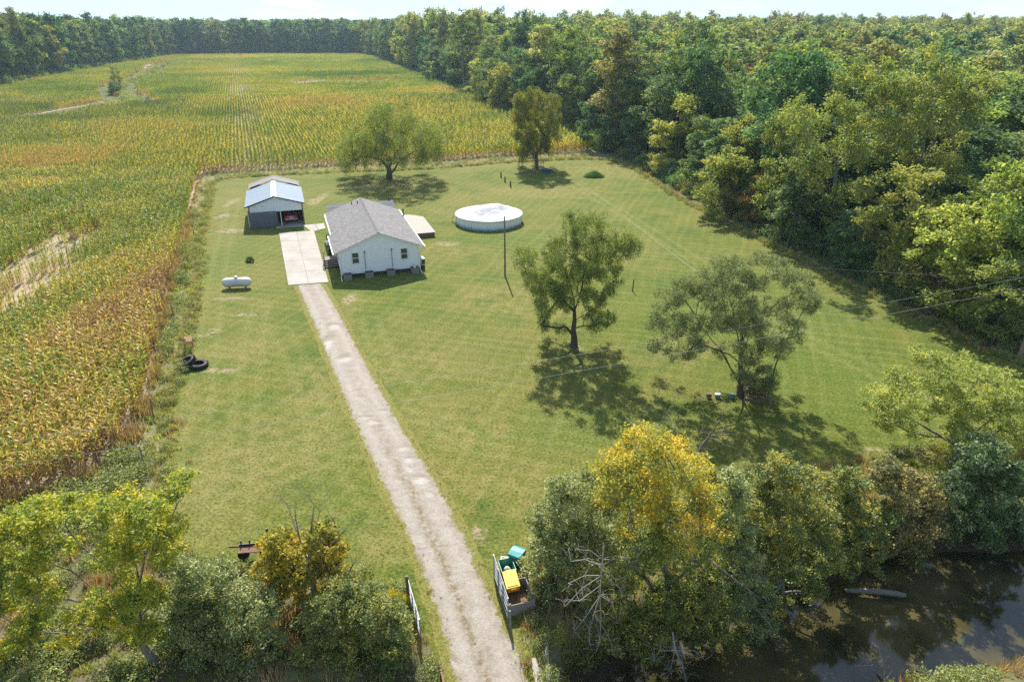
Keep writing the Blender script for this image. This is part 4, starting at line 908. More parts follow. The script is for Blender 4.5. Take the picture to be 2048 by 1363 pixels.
# ------------------------------------------------------------------ tractor tyres and chair
def tyre(name, label, loc, rot, Ro=.80, Ri=.46, W=.44):
    t = thing(name, label, 'tyre', loc, 0, 'old tractor tyres dumped beside the weeds'); t.rotation_euler = rot
    pr = [(Ri, -W * .42), (Ri + .1, -W * .5), (Ro - .12, -W * .5), (Ro - .03, -W * .42), (Ro, -W * .2), (Ro, W * .2), (Ro - .03, W * .42), (Ro - .12, W * .5), (Ri + .1, W * .5), (Ri, W * .42), (Ri + .05, W * .3), (Ro - .12, W * .25), (Ro - .12, -W * .25), (Ri + .05, -W * .3)]
    n = 36; m = len(pr); v = [(r_ * math.cos(2 * math.pi * k / n), r_ * math.sin(2 * math.pi * k / n), z) for r_, z in pr for k in range(n)]
    b = MB(); b.add(v, [(i * n + k, i * n + (k + 1) % n, ((i + 1) % m) * n + (k + 1) % n, ((i + 1) % m) * n + k) for i in range(m) for k in range(n)]); b.build('carcass', M_BLACK, t)
    lug = MB().box(-.04, .04, -.03, W * .52, -.02, .07).mesh('tread_lug', M_BLACK)
    for k in range(22):
        for s in (0, 1):
            a = 2 * math.pi * (k + .5 * s) / 22; o = ob('tread_lug', lug, t)
            o.matrix_local = Matrix.Rotation(a, 4, 'Z') @ Matrix.Translation((Ro, 0, 0)) @ Matrix.Rotation(R(90), 4, 'Z') @ Matrix.Rotation(R(90), 4, 'X') @ Matrix.Rotation(R(24), 4, 'Y') @ Matrix.Scale(-1 if s else 1, 4, (0, 1, 0))
            o.matrix_local = Matrix.Rotation(a, 4, 'Z') @ Matrix(((0, 0, 1, Ro), (1, 0, 0, 0), (0, 1, 0, 0), (0, 0, 0, 1))) @ Matrix.Rotation(R(-35 if s else 35), 4, 'Z') @ Matrix.Scale(-1 if s else 1, 4, (0, 1, 0))
    return t
p = at(370, 737); tyre('tractor_tyre', 'big black tractor tyre standing tilted in the weeds', (p[0] + .05, p[1] + .35, .42), (R(6), R(-20), R(10)), .70, .46, .38)
p = at(392, 736); tyre('tractor_tyre', 'second tractor tyre leaning against the larger tilted one', (p[0] + .12, p[1] + .25, .20), (0, R(5), R(10)), .68, .44, .38)
p = at(376, 708); ch = thing('wooden_chair', 'tan wooden lawn chair lying tipped beside the tractor tyres', 'chair', (p[0], p[1] + .4, .1), R(35)); ch.rotation_euler = (R(-52), R(10), R(30)); ch.location.z = .35
M_TAN = paint('tan_wood', (.62, .40, .20), .7, var=.15)
for k in range(5): MB().box(-.30 + k * .12, -.20 + k * .12, -.02, .02, .42, 1.15).build('slat', M_TAN, ch)
for k in range(4): MB().box(-.30, .28, -.52 + k * .13, -.41 + k * .13, .38, .41).build('slat', M_TAN, ch)
for x in (-.3, .28):
    for y, h in ((-.5, .6), (.02, 1.1)): MB().box(x - .03, x + .03, y - .03, y + .03, 0, h).build('leg', M_BROWNW, ch)
    MB().box(x - .06, x + .06, -.56, .06, .60, .63).build('armrest', M_TAN, ch)

# ------------------------------------------------------------------ gates, crate and bins by the drive
def gate(name, label, a, c, h=1.25, mat=None, bars=5):
    a = np.array(a); c = np.array(c); L_ = np.linalg.norm(c[:2] - a[:2]); an = math.atan2(c[1] - a[1], c[0] - a[0]); t = thing(name, label, 'gate', (a[0], a[1], 0), an)
    for x in (0, L_): MB().tube([(x, 0, .12), (x, 0, h)], .03, 8).build('stile', mat, t)
    for k in range(bars): z = .14 + (h - .16) * (k / (bars - 1)) ** 1.0; MB().tube([(0, 0, z), (L_, 0, z)], .027, 6).build('rail', mat, t)
    for x in (L_ * .33, L_ * .66): MB().box(x - .025, x + .025, -.03, .03, .14, h - .02).build('brace', mat, t)
    return t
g0 = onplane(990, 1116, 27.2); ga = at(990, 1150)[:2]; gc = at(1024, 1262)[:2]; ga = at(988, 1152)[:2]
gate('metal_gate', 'open tubular metal gate standing against the bins right of the drive', ga, at(1016, 1240)[:2], 1.4, M_GALV)
post(1022, 1262, 1.15, .06, 'leaning gate post beside the drive just past the crate', mat=BARK_G, lean=(-.05, .12), name='gate_post')
la = at(820, 1200)[:2]; lc = at(842, 1278)[:2]
gate('metal_gate', 'open tubular metal gate folded back into the bush left of the drive', la, lc, 1.25, M_GALV); post(817, 1197, 1.45, .08, 'thick gate post at the left gate', mat=M_POLE, name='gate_post')
ang = math.atan2(*(at(1016, 1240)[:2] - ga)[::-1]) 
CR = at(1030, 1222); cr_ = thing('wooden_crate', 'open grey wooden crate holding a yellow tote beside the metal gate', 'crate', (CR[0] + .12, CR[1] + .55, 0), ang + R(90) + R(2))
cw, cl_, chh = .62, .75, .72
for k in range(4):
    z0 = .05 + k * .17; z1 = z0 + .16
    for s in (-1, 1):
        MB().box(-cw, cw, s * cl_ - .02, s * cl_ + .02, z0, z1).build('plank', M_GREYW, cr_); MB().box(s * cw - .02, s * cw + .02, -cl_ + .022, cl_ - .022, z0, z1).build('plank', M_GREYW, cr_)
MB().box(-cw + .02, cw - .02, -cl_ + .02, cl_ - .02, .05, .09).build('floor_board', M_BROWNW, cr_)
for sx in (-1, 1):
    for sy in (-1, 1): MB().box(sx * (cw - .06) - .035, sx * (cw - .06) + .035, sy * (cl_ - .06) - .035, sy * (cl_ - .06) + .035, .0, .76).build('corner_post', M_GREYW, cr_)
M_YEL = paint('yellow_plastic', (.78, .42, .02), .4, var=.04, dirt_amt=.12); M_GRN = paint('green_plastic', (.01, .20, .13), .4, var=.06, dirt_amt=.15); M_TEAL = paint('teal_plastic', (.0, .26, .25), .35, var=.06, dirt=(.5, .6, .6), dirt_amt=.2)
def tub(t, w0_, l0, w1_, l1, h, mat, part='tub', open_=True, th=.02):
    b = MB(); v = [(-w0_, -l0, 0), (w0_, -l0, 0), (w0_, l0, 0), (-w0_, l0, 0), (-w1_, -l1, h), (w1_, -l1, h), (w1_, l1, h), (-w1_, l1, h)]
    vi = [(-w0_ + th, -l0 + th, th), (w0_ - th, -l0 + th, th), (w0_ - th, l0 - th, th), (-w0_ + th, l0 - th, th), (-w1_ + th, -l1 + th, h), (w1_ - th, -l1 + th, h), (w1_ - th, l1 - th, h), (-w1_ + th, l1 - th, h)]
    b.add(v + vi, [(3, 2, 1, 0)] + [(i, (i + 1) % 4, (i + 1) % 4 + 4, i + 4) for i in range(4)] + [(8, 9, 10, 11)] + [(i + 8, i + 12, (i + 1) % 4 + 12, (i + 1) % 4 + 8) for i in range(4)] + [(i + 4, (i + 1) % 4 + 4, (i + 1) % 4 + 12, i + 12) for i in range(4)])
    return b.build(part, mat, t)
Y0 = at(1013, 1186); yt = thing('yellow_tote', 'yellow plastic tote with closed lid resting on the crate', 'tote', (Y0[0] + .25, Y0[1] + .20, .38), ang + R(90)); yt.rotation_euler = (R(10), R(-6), ang + R(88))
tub(yt, .28, .42, .32, .48, .42, M_YEL); MB().box(-.34, .34, -.50, .50, .42, .46).build('lid', M_YEL, yt, bev=.015); MB().box(-.26, .26, -.42, .12, .462, .485).build('lid_panel', M_YEL, yt, bev=.01)
MB().box(-.12, .12, .50, .56, .36, .42).build('handle', M_YEL, yt); MB().box(-.12, .12, -.56, -.50, .36, .42).build('handle', M_YEL, yt)
Gq = at(1008, 1166); gb = thing('green_bin', 'open dark green recycling bin with a bag inside, behind the gate', 'bin', (Gq[0] + .15, Gq[1] + .35, .30), ang + R(90))
tub(gb, .26, .34, .36, .42, .55, M_GRN); MB().box(-.4, .4, .42, .44, .50, .58).build('rim', M_GRN, gb)
MB().box(-.3, .3, -.38, .38, -.30, 0).build('stand', M_BROWNW, gb)
bgm = MB(); bgm.tube([(0, 0, .05), (.02, .03, .2), (.0, -.03, .38), (.02, .0, .46)], [.16, .19, .12, .02], 9); o = bgm.build('plastic_bag', M_WHITE, smooth=True, label='crumpled white plastic bag inside the green recycling bin', cat='bag'); o.location = (Gq[0] + .15, Gq[1] + .35, .32)
Tq = at(1030, 1152); tcart = thing('wheeled_bin', 'teal green wheeled rubbish bin with curved lid beside the gate', 'bin', (Tq[0] + .12, Tq[1] + .62, 0), R(-28))
tub(tcart, .22, .24, .31, .37, .98, paint('dark_teal_plastic', (.0, .20, .17), .35, var=.06), 'tub')
b = MB(); pr = [(-.42, .99), (-.38, 1.06), (-.1, 1.13), (.2, 1.11), (.40, 1.0)]; v = [(s * .34, y, z) for y, z in pr for s in (-1, 1)]; v += [(s * .34, y, z - .05) for y, z in pr for s in (-1, 1)]
b.add(v, [(2 * i, 2 * i + 1, 2 * i + 3, 2 * i + 2) for i in range(4)] + [(10 + 2 * i + 2, 10 + 2 * i + 3, 10 + 2 * i + 1, 10 + 2 * i) for i in range(4)] + [(2 * i, 2 * i + 2, 2 * i + 12, 2 * i + 10) for i in range(4)] + [(2 * i + 1, 2 * i + 11, 2 * i + 13, 2 * i + 3) for i in range(4)] + [(0, 10, 11, 1), (8, 9, 19, 18)]); b.build('lid', M_TEAL, tcart)
MB().box(-.09, .09, -.345, -.33, .72, .78).build('sticker', M_WHITE, tcart)
for s in (-1, 1): g = MB(); g.lathe([(.03, -.03), (.13, -.03), (.13, .03), (.03, .03)], 16); wo = g.build('wheel', M_BLACK, tcart); wo.rotation_euler = (0, R(90), 0); wo.location = (s * .27, .26, .13)
MB().tube([(-.25, .42, .93), (.25, .42, .93)], .018, 8).build('handle', M_BLACK, tcart)
Wq = at(1012, 1128); wb = thing('plastic_tray', 'white plastic tray lying on the grass between the green bins', 'tray', (Wq[0] + .1, Wq[1] + .1, .02), R(-6)); tub(wb, .32, .20, .38, .26, .16, M_WHITE, 'tray')

# boards at the culvert
M_DRIFT = paint('driftwood_grey', (.30, .28, .25), .9, var=.35, sc=5)
def board(a, c, z0, z1, th, label, mat, name='guard_board'):
    a = np.array(a); c = np.array(c); d = c - a; L_ = np.linalg.norm(d); t = MB(); t.box(0, L_, -th / 2, th / 2, z0, z1); o = t.build(name, mat, label=label, cat='board', bev=.01); o.location = (a[0], a[1], 0); o.rotation_euler = (0, 0, math.atan2(d[1], d[0]))
board(at(880, 1332)[:2], at(897, 1420)[:2], -.1, .32, .10, 'upright weathered board at the left verge of the drive', M_BROWNW)
board(at(1064, 1318)[:2], at(1088, 1400)[:2], -.6, .10, .30, 'pale concrete culvert edge at the right verge of the drive', M_CONC, 'culvert_edge')
board(at(1092, 1268)[:2], at(1098, 1380)[:2], -.7, .05, .16, 'old timber beam along the culvert on the right', M_DRIFT, 'culvert_beam')
# rusty flat trailer by the left bushes
q = at(497, 1128); tr = thing('flat_trailer', 'rusty low farm trailer half under the orange bush', 'trailer', (q[0] + .2, q[1] + .5, 0), R(8))
for k in range(3): MB().box(-.75, .75, -.24 + k * .16, -.09 + k * .16, .55, .59).build('plank', M_RUST, tr)
MB().box(-.78, .78, .25, .31, .55, .72).build('side_rail', M_DARKM, tr)
for k in range(4): MB().box(-.7 + k * .42, -.64 + k * .42, .27, .33, .72, .92).build('stake', M_DARKM, tr)
MB().box(.66, .76, .28, .38, .5, 1.55).build('lift_post', M_DARKM, tr); MB().box(.45, .5, .26, .31, .5, 1.30).build('lift_post', M_DARKM, tr); MB().bar((-1.3, .3, .6), (-.78, .28, .6), .09).build('drawbar', M_RUST, tr); MB().bar((.78, .2, .6), (1.3, .1, .6), .09).build('drawbar', M_RUST, tr)
for x in (-.55, .55): g = MB(); g.lathe([(.05, -.06), (.28, -.07), (.30, 0), (.28, .07), (.05, .06)], 16); wo = g.build('wheel', M_BLACK, tr); wo.rotation_euler = (R(90), 0, 0); wo.location = (x, -.05, .30)

# swing frame by the far tree, blue tub, heap of clippings
q = at(1041, 333); sf = thing('swing_frame', 'tall narrow A-frame of poles left of the multi-stemmed tree', 'frame', q)
for s in (-1, 1): MB().bar((s * .55, -.1, 0), (0, 0, 2.5), .08).build('leg', M_GREYW, sf); MB().bar((s * .3, .5, 0), (0, .02, 2.5), .08).build('leg', M_GREYW, sf)
MB().bar((-.4, -.08, .8), (.4, -.08, .8), .05).build('brace', M_GREYW, sf); MB().bar((0, 0, 2.5), (3.2, .5, 2.55), .08).build('crossbar', M_GREYW, sf); MB().bar((3.2, .5, 2.55), (3.4, .3, 0), .08).build('leg', M_GREYW, sf)
q = at(1093, 345); M_BLUE = paint('blue_plastic', (.02, .07, .22), .4); bb = thing('blue_tub', 'low dark blue tub on the grass beside the multi-stemmed tree', 'tub', q); tub(bb, .8, .45, .9, .55, .55, M_BLUE); MB().box(-.6, .3, -.3, .3, .3, .5).build('contents', M_BLACK, bb)
q = at(1075, 337); pf = thing('tree_platform', 'dark lattice platform built round the stems of the far tree', 'platform', q)
for x in (-.9, -.4, .1, .6, 1.1): MB().box(x - .04, x + .04, -.9, -.84, 0, 1.9 + .3 * math.sin(x * 5)).build('post', M_GREYW, pf)
for z in (.5, 1.1, 1.7): MB().box(-.95, 1.15, -.96, -.90, z, z + .1).build('rail', M_GREYW, pf)
q = at(1512, 800); sw = thing('bench_swing', 'wooden garden swing frame under the spreading willow', 'swing', (q[0], q[1], 0), R(-8))
for x in (-.9, .9):
    MB().bar((x, -.55, 0), (x, 0, 1.75), .07).build('leg', M_GREYW, sw); MB().bar((x, .55, 0), (x, 0, 1.75), .07).build('leg', M_GREYW, sw)
MB().bar((-1, 0, 1.75), (1, 0, 1.75), .09).build('beam', M_GREYW, sw)
for k in range(4): MB().box(-.65, .65, -.22 + k * .12, -.12 + k * .12, .45, .48).build('seat_slat', M_BROWNW, sw); MB().box(-.65, .65, .26, .29, .52 + k * .12, .61 + k * .12).build('back_slat', M_BROWNW, sw)
for x in (-.6, .6): MB().bar((x, 0, .5), (x, 0, 1.72), .02).build('chain', M_GALV, sw)
q = at(1463, 797); b = MB(); b.lathe([(.13, 0), (.15, .05), (.15, .4), (.13, .45), (.05, .46)], 14); o = b.build('barrel', paint('light_blue_plastic', (.10, .24, .30), .5), label='small light blue barrel at the foot of the spreading willow', cat='barrel'); o.location = q
q = at(1434, 795); bx_ = thing('storage_box', 'pale blue topped box left of the spreading willow', 'box', (q[0], q[1], 0), R(-10)); MB().box(-.16, .20, -.13, .13, 0, .3).build('body', M_GREYW, bx_); MB().box(-.18, .22, -.15, .15, .301, .34).build('lid', paint('pale_blue', (.50, .62, .72), .4), bx_)
q = at(1418, 795); MB().box(-.2, .14, -.14, .14, 0, .36).build('garden_bench_box', M_BROWNW, label='dark brown box left of the pale blue one under the willow', cat='box', bev=.02).location = q
# log and branches lying in the creek
lg = at(1790, 1186, -1.8); le_ = at(1690, 1180, -1.75)
b = MB(); P = [np.array(le_) * (1 - u) + np.array([lg[0] + .45, lg[1] - .15, lg[2]]) * u + np.array([0, 0, .12 * math.sin(3 * u)]) for u in np.linspace(0, 1, 9)]; b.tube([tuple(p) for p in P], [.10, .13, .14, .15, .15, .16, .16, .15, .12], 10); b.build('floating_log', BARK_G, label='grey log lying in the shallow water at the creek bank', cat='log', smooth=True)
# ------------------------------------------------------------------ scattering (ground cover, maize, far woodland): geometry nodes
def scatter(name, pts, rotz, scl, idx, hue, protos, tilt=None):
    n = len(pts); me = bpy.data.meshes.new(name); me.vertices.add(n); me.vertices.foreach_set('co', np.asarray(pts, np.float32).ravel())
    rot = np.zeros((n, 3), np.float32); rot[:, 2] = rotz
    if tilt is not None: rot[:, 0] = tilt
    a = me.attributes.new('rot', 'FLOAT_VECTOR', 'POINT'); a.data.foreach_set('vector', rot.ravel())
    s3 = np.asarray(scl, np.float32); s3 = np.repeat(s3[:, None], 3, 1) if s3.ndim == 1 else s3
    a = me.attributes.new('scl', 'FLOAT_VECTOR', 'POINT'); a.data.foreach_set('vector', s3.astype(np.float32).ravel())
    a = me.attributes.new('idx', 'INT', 'POINT'); a.data.foreach_set('value', np.asarray(idx, np.int32))
    a = me.attributes.new('hue', 'FLOAT', 'POINT'); a.data.foreach_set('value', np.asarray(hue, np.float32))
    me.update(); o = ob(name, me); o['kind'] = 'stuff'
    g = bpy.data.node_groups.new(name + '_scatter', 'GeometryNodeTree'); g.interface.new_socket('Geometry', in_out='INPUT', socket_type='NodeSocketGeometry'); g.interface.new_socket('Geometry', in_out='OUTPUT', socket_type='NodeSocketGeometry')
    gi = g.nodes.new('NodeGroupInput'); go = g.nodes.new('NodeGroupOutput'); jn = g.nodes.new('GeometryNodeJoinGeometry')
    def na(nm, ty):
        x = g.nodes.new('GeometryNodeInputNamedAttribute'); x.data_type = ty; x.inputs['Name'].default_value = nm; return x.outputs['Attribute']
    ro_, sc_, id_ = na('rot', 'FLOAT_VECTOR'), na('scl', 'FLOAT_VECTOR'), na('idx', 'INT')
    for k, pm in enumerate(protos):
        po = bpy.data.objects.new(pm.name + '_source', pm)      # source shape, not placed in the scene itself
        oi = g.nodes.new('GeometryNodeObjectInfo'); oi.inputs['Object'].default_value = po; oi.inputs['As Instance'].default_value = True
        cmp_ = g.nodes.new('FunctionNodeCompare'); cmp_.data_type = 'INT'; cmp_.operation = 'EQUAL'; g.links.new(id_, cmp_.inputs[2]); cmp_.inputs[3].default_value = k
        ip = g.nodes.new('GeometryNodeInstanceOnPoints'); g.links.new(gi.outputs[0], ip.inputs['Points']); g.links.new(cmp_.outputs[0], ip.inputs['Selection']); g.links.new(oi.outputs['Geometry'], ip.inputs['Instance'])
        g.links.new(ro_, ip.inputs['Rotation']); g.links.new(sc_, ip.inputs['Scale']); g.links.new(ip.outputs[0], jn.inputs[0])
    g.links.new(jn.outputs[0], go.inputs[0]); m = o.modifiers.new('scatter', 'NODES'); m.node_group = g; return o

# ------------------------------------------------------------------ maize
def mat_corn():
    t = NT('maize'); ti = t.attr('tint'); hu = t.attr('hue', 'INSTANCER'); lr = t.attr('rnd'); oi = t.n('ObjectInfo').outputs['Random']
    k = t.math('ADD', t.math('ADD', hu, t.math('MULTIPLY', t.math('SUBTRACT', lr, .5), .75)), t.math('ADD', t.math('MULTIPLY', t.math('SUBTRACT', oi, .5), .18), t.math('MULTIPLY', t.math('SUBTRACT', ti, .6), .5)), True)
    c = t.ramp(k, [(0, (.30, .20, .095)), (.22, (.47, .31, .11)), (.42, (.58, .47, .10)), (.60, (.38, .42, .07)), (.8, (.19, .29, .045)), (1, (.11, .20, .03))])
    tas = t.math('GREATER_THAN', ti, 1.5); c = t.mix(tas, c, (.27, .18, .09))
    d = t.n('BsdfDiffuse'); tr = t.n('BsdfTranslucent'); g = t.n('BsdfGlossy'); g.inputs['Roughness'].default_value = .38
    t.l(c, d.inputs[0]); t.l(t.mix(1.0, c, (1.25, 1.2, .7), 'MULTIPLY'), tr.inputs[0]); m1 = t.n('MixShader'); m1.inputs[0].default_value = .42; t.l(d.outputs[0], m1.inputs[1]); t.l(tr.outputs[0], m1.inputs[2])
    m2 = t.n('MixShader'); m2.inputs[0].default_value = .025; t.l(m1.outputs[0], m2.inputs[1]); t.l(g.outputs[0], m2.inputs[2]); t.l(m2.outputs[0], t.out.inputs[0]); return t.m
M_CORN = mat_corn()
def corn_proto(seed, plants, nleaf, seg, H=2.15, spread=.0, wl=1.0):
    rng = np.random.default_rng(seed); V = []; F = []; T = []; Q = []
    for pl in range(plants):
        ox = rng.normal(0, .04) ; oy = (pl - (plants - 1) / 2) * spread; h = H * rng.uniform(.88, 1.08); az0 = rng.uniform(0, 6.28)
        n0 = len(V)
        for z, r_ in ((0, .016), (h * .9, .008)):
            for k in range(3): V.append((ox + r_ * math.cos(k * 2.09), oy + r_ * math.sin(k * 2.09), z)); T.append(z / H); Q.append(.35)
        F += [(n0, n0 + 1, n0 + 4, n0 + 3), (n0 + 1, n0 + 2, n0 + 5, n0 + 4), (n0 + 2, n0, n0 + 3, n0 + 5)]
        for k in range(nleaf):
            z0 = h * (.15 + .75 * k / (nleaf - 1)); a = az0 + math.pi * k + rng.normal(0, .5); L_ = wl * rng.uniform(.60, .98) * (1 - .35 * abs(k / (nleaf - 1) - .45)); w_ = rng.uniform(.034, .052) * wl; q = .5 + (rng.uniform(0, 1) - .5) * (.55 if plants > 1 else 1); el = rng.uniform(1.0, 1.4); cur = rng.uniform(.7, 2.1)
            p = np.array([ox, oy, z0]); n0 = len(V)
            for j in range(seg + 1):
                u = j / seg; ww = w_ * (1 - u ** 2.2) + .004; sx = -math.sin(a) * ww; sy = math.cos(a) * ww
                V.append((p[0] + sx, p[1] + sy, max(.03, p[2]))); V.append((p[0] - sx, p[1] - sy, max(.03, p[2]))); T += [z0 / H] * 2; Q += [q] * 2
                e = el - cur * u; p = p + np.array([math.cos(a) * math.cos(e), math.sin(a) * math.cos(e), math.sin(e)]) * L_ / seg
            F += [(n0 + 2 * j, n0 + 2 * j + 1, n0 + 2 * j + 3, n0 + 2 * j + 2) for j in range(seg)]
        for k in range(4):
            a = rng.uniform(0, 6.28); n0 = len(V); sp_ = rng.uniform(.05, .16)
            V += [(ox, oy, h * .88), (ox + sp_ * math.cos(a), oy + sp_ * math.sin(a), h * .88 + .30), (ox + sp_ * math.cos(a) + .02, oy + sp_ * math.sin(a) + .02, h * .88 + .26), (ox + .02, oy + .02, h * .88)]; T += [2] * 4; Q += [.3] * 4; F.append((n0, n0 + 1, n0 + 2, n0 + 3))
    return npmesh('maize_plant', V, F, M_CORN, dict(tint=np.array(T), rnd=np.array(Q)))
near_p = [corn_proto(s, 1, 9, 3) for s in (1, 2, 3, 4)]
mid_p = [corn_proto(s, 2, 6, 2, spread=.30, wl=1.15) for s in (11, 12, 13)]
far_p = [corn_proto(s, 4, 4, 2, spread=.30, wl=1.4) for s in (21, 22, 23)]
ROWA = math.atan2(*(np.array(at(385, 820)[:2]) * 0 + np.array([-27.7, 74.6])))      # rows run with the edge of the lawn
rd = np.array([-.348, .9375]); rn = np.array([.9375, .348])

def corn_mask(x, y):
    k = inpoly(x, y, CORN); 
    d1 = nearline(x, y, DITCH)[0]; d2 = nearline(x, y, TRACK2)[0]; k &= d1 > 7.5 + 4 * (vnoise(x / 9, y / 9, 3) - .5); k &= d2 > 9
    keep = _h((x * 97).astype(np.int64), (y * 89).astype(np.int64), 5)
    for e in ((104, 515, 52, 60, 2), (82, 575, 44, 44, 3), (60, 450, 26, 30, 4), (128, 470, 18, 30, 5), (50, 620, 26, 30, 6), (40, 400, 20, 16, 8)): k &= (ell(x, y, *e) < .30) | (keep < .12)
    for e in ((695, 167, 128, 5.5, 7), (625, 168, 50, 6, 9)): k &= ell(x, y, *e) < .42
    return k
def rowpts(ymin, ymax, rs, ps, seed):
    rng = np.random.default_rng(seed); us = np.arange(-420, 160, rs); vs = np.arange(-80, 640, ps); U, W = np.meshgrid(us, vs); U = U + rng.normal(0, .09, U.shape); W = W + rng.uniform(-.35, .35, W.shape) * ps
    x = U * rn[0] + W * rd[0]; y = U * rn[1] + W * rd[1]; m = (y > ymin) & (y <= ymax) & (x > -.80 * y - 16) & (x < .5 * y + 10); x = x[m]; y = y[m]; k = corn_mask(x, y); return x[k], y[k], rng
GREEN = [(90, 430, 110, 60, .14), (40, 530, 60, 90, .16), (200, 420, 90, 60, .06), (320, 215, 55, 12, .34), (450, 236, 60, 9, .36), (120, 190, 90, 12, .22), (350, 195, 60, 10, .30), (690, 155, 130, 6, .34), (930, 130, 10, 10, .0), (300, 470, 60, 100, .14), (620, 230, 30, 18, .10), (150, 640, 140, 60, .06), (760, 128, 60, 5, .25), (120, 250, 100, 4, .3), (60, 222, 80, 6, .3), (620, 330, 400, 12, .14), (860, 300, 200, 12, .06)]
BROWN = [(250, 640, 80, 170, .14),(100, 330, 160, 24, .26), (60, 390, 80, 14, .2), (560, 200, 160, 20, .12), (720, 215, 160, 16, .22), (860, 190, 100, 8, .25), (250, 620, 60, 100, .20), (140, 690, 130, 60, .12), (60, 880, 260, 90, .22), (280, 700, 60, 130, .30), (320, 600, 50, 80, .26), (860, 240, 120, 16, .10), (300, 260, 160, 14, .12), (440, 120, 90, 5, .2), (560, 118, 200, 3, .12), (760, 280, 60, 30, .08), (470, 145, 200, 8, .1)]
def corn_hue(x, y):
    h = .63 + .50 * (fbm(x, y, 22, 5, 5) - .5) + .34 * (fbm(x, y, 5, 15, 3) - .5)
    for i, (a, c, r1, r2, amt) in enumerate(GREEN): h = h + amt * ell(x, y, a, c, r1, r2, i)
    for i, (a, c, r1, r2, amt) in enumerate(BROWN): h = h - amt * ell(x, y, a, c, r1, r2, i)
    return h
X, Y_, I, S, Hh, RZ_ = [], [], [], [], [], []
for (a, c, rs, ps, k0, kn, sd) in ((20, 120, .76, .21, 0, 4, 1), (120, 250, .76, .62, 4, 3, 2), (250, 600, .90, 1.25, 7, 3, 3)):
    x, y, rng = rowpts(a, c, rs, ps, sd); n = len(x); X.append(x); Y_.append(y); I.append(k0 + rng.integers(0, kn, n)); h = corn_hue(x, y); Hh.append(h)
    dim = np.ones(n)
    for e in ((120, 195, 70, 12, 1), (480, 245, 110, 22, 2), (80, 560, 110, 120, 3), (560, 170, 110, 30, 4), (500, 140, 80, 14, 5)): dim -= .22 * ell(x, y, *e)
    S.append(rng.uniform(.85, 1.12, n) * dim * (.92 + .2 * vnoise(x / 7, y / 7, 6))); RZ_.append(rng.uniform(0, 6.28, n) if kn == 4 else math.atan2(-rd[0], rd[1]) + rng.normal(0, .1, n))
X = np.concatenate(X); Y_ = np.concatenate(Y_); print('maize plants', len(X))
o = scatter('maize_field', np.c_[X, Y_, np.zeros(len(X))], np.concatenate(RZ_), np.concatenate(S), np.concatenate(I), np.concatenate(Hh), near_p + mid_p + far_p); o['label'] = 'ripening maize standing in rows, green to tan'; 

# ------------------------------------------------------------------ leaves
def g_(*c): return c
L_OAK = leafmat('leaf_dark_green', ((.026, .050, .022), (.054, .090, .038), (.098, .138, .056)), .40, rnd=.4)
L_MAPLE = leafmat('leaf_mid_green', ((.044, .070, .020), (.100, .130, .034), (.185, .195, .056)), .42, rnd=.45)
L_COTTON = leafmat('leaf_olive', ((.052, .074, .022), (.118, .138, .042), (.21, .205, .072)), .45, .10, rnd=.4)
L_LIGHT = leafmat('leaf_yellow_green', ((.06, .08, .02), (.132, .15, .036), (.225, .22, .062)), .45, rnd=.3)
L_AUTUMN = leafmat('leaf_rust', ((.05, .045, .018), (.105, .075, .026), (.17, .095, .027)), .4)
L_WILLOW = leafmat('leaf_willow', ((.036, .054, .016), (.085, .108, .030), (.165, .175, .055)), .42, .08, rnd=0.0)
L_GREY = leafmat('leaf_grey_green', ((.055, .072, .026), (.130, .148, .054), (.25, .25, .11)), .34, .10, rnd=.12)
L_GOLD = leafmat('leaf_golden', ((.05, .08, .025), (.145, .160, .032), (.31, .225, .026)), .42, .08, rnd=0.0)
L_MIXED = leafmat('leaf_green_and_gold', ((.045, .070, .022), (.120, .138, .038), (.27, .21, .030)), .4, .10, rnd=.1)
L_MGOLD = leafmat('leaf_maple_turning', ((.058, .088, .018), (.145, .168, .026), (.28, .235, .026)), .45, .08, rnd=0.0)

protos = {}
def P_(k, *a, **kw): protos.setdefault(k, []).append(proto_tree(*a, **kw))
for s in (1, 2, 3): P_('oak', 100 + s, 20, 5.2, 34, 1.75, 9000, .50, L_OAK, BARK_D, 'dome', .3, .22, tint0=.5)
for s in (1, 2, 3): P_('maple', 200 + s, 19, 5.4, 36, 1.7, 9000, .46, L_MAPLE, BARK_D, 'round', .3, .18, tint0=.5)
for s in (1, 2, 3): P_('cotton', 300 + s, 26, 4.0, 40, 1.35, 8000, .42, L_COTTON, BARK_G, 'tall', .32, .25, tint0=.5)
for s in (1, 2): P_('light', 400 + s, 15, 5.0, 34, 1.5, 9000, .38, L_LIGHT, BARK_D, 'dome', .25, .10, tint0=.5)
for s in (1,): P_('autumn', 500 + s, 12, 3.4, 22, 1.3, 4500, .38, L_AUTUMN, BARK_D, 'round', .18, .15, tint0=.45)
KL = {'oak': ('dark_oak', 'dark green oak'), 'maple': ('green_maple', 'mid green broadleaf tree'), 'cotton': ('tall_poplar', 'tall olive green poplar'), 'light': ('box_elder', 'light yellow green bushy tree'), 'autumn': ('rust_tree', 'small rust coloured tree')}
KB = {'oak': (20, 5.2), 'maple': (19, 5.4), 'cotton': (26, 4.0), 'light': (15, 5.0), 'autumn': (12, 3.4)}
rngT = np.random.default_rng(77); placed = []
def wood_tree(kind, x, y, H, Rr, label, group):
    nm, _ = KL[kind]; H0, R0 = KB[kind]; v = protos[kind][rngT.integers(len(protos[kind]))]
    put_tree(nm, label, 'tree', (x, y, tz(x, y)), v[0], v[1], group, rngT.uniform(0, 6.28), (Rr / R0, Rr / R0, H / H0)); placed.append((x, y, Rr))
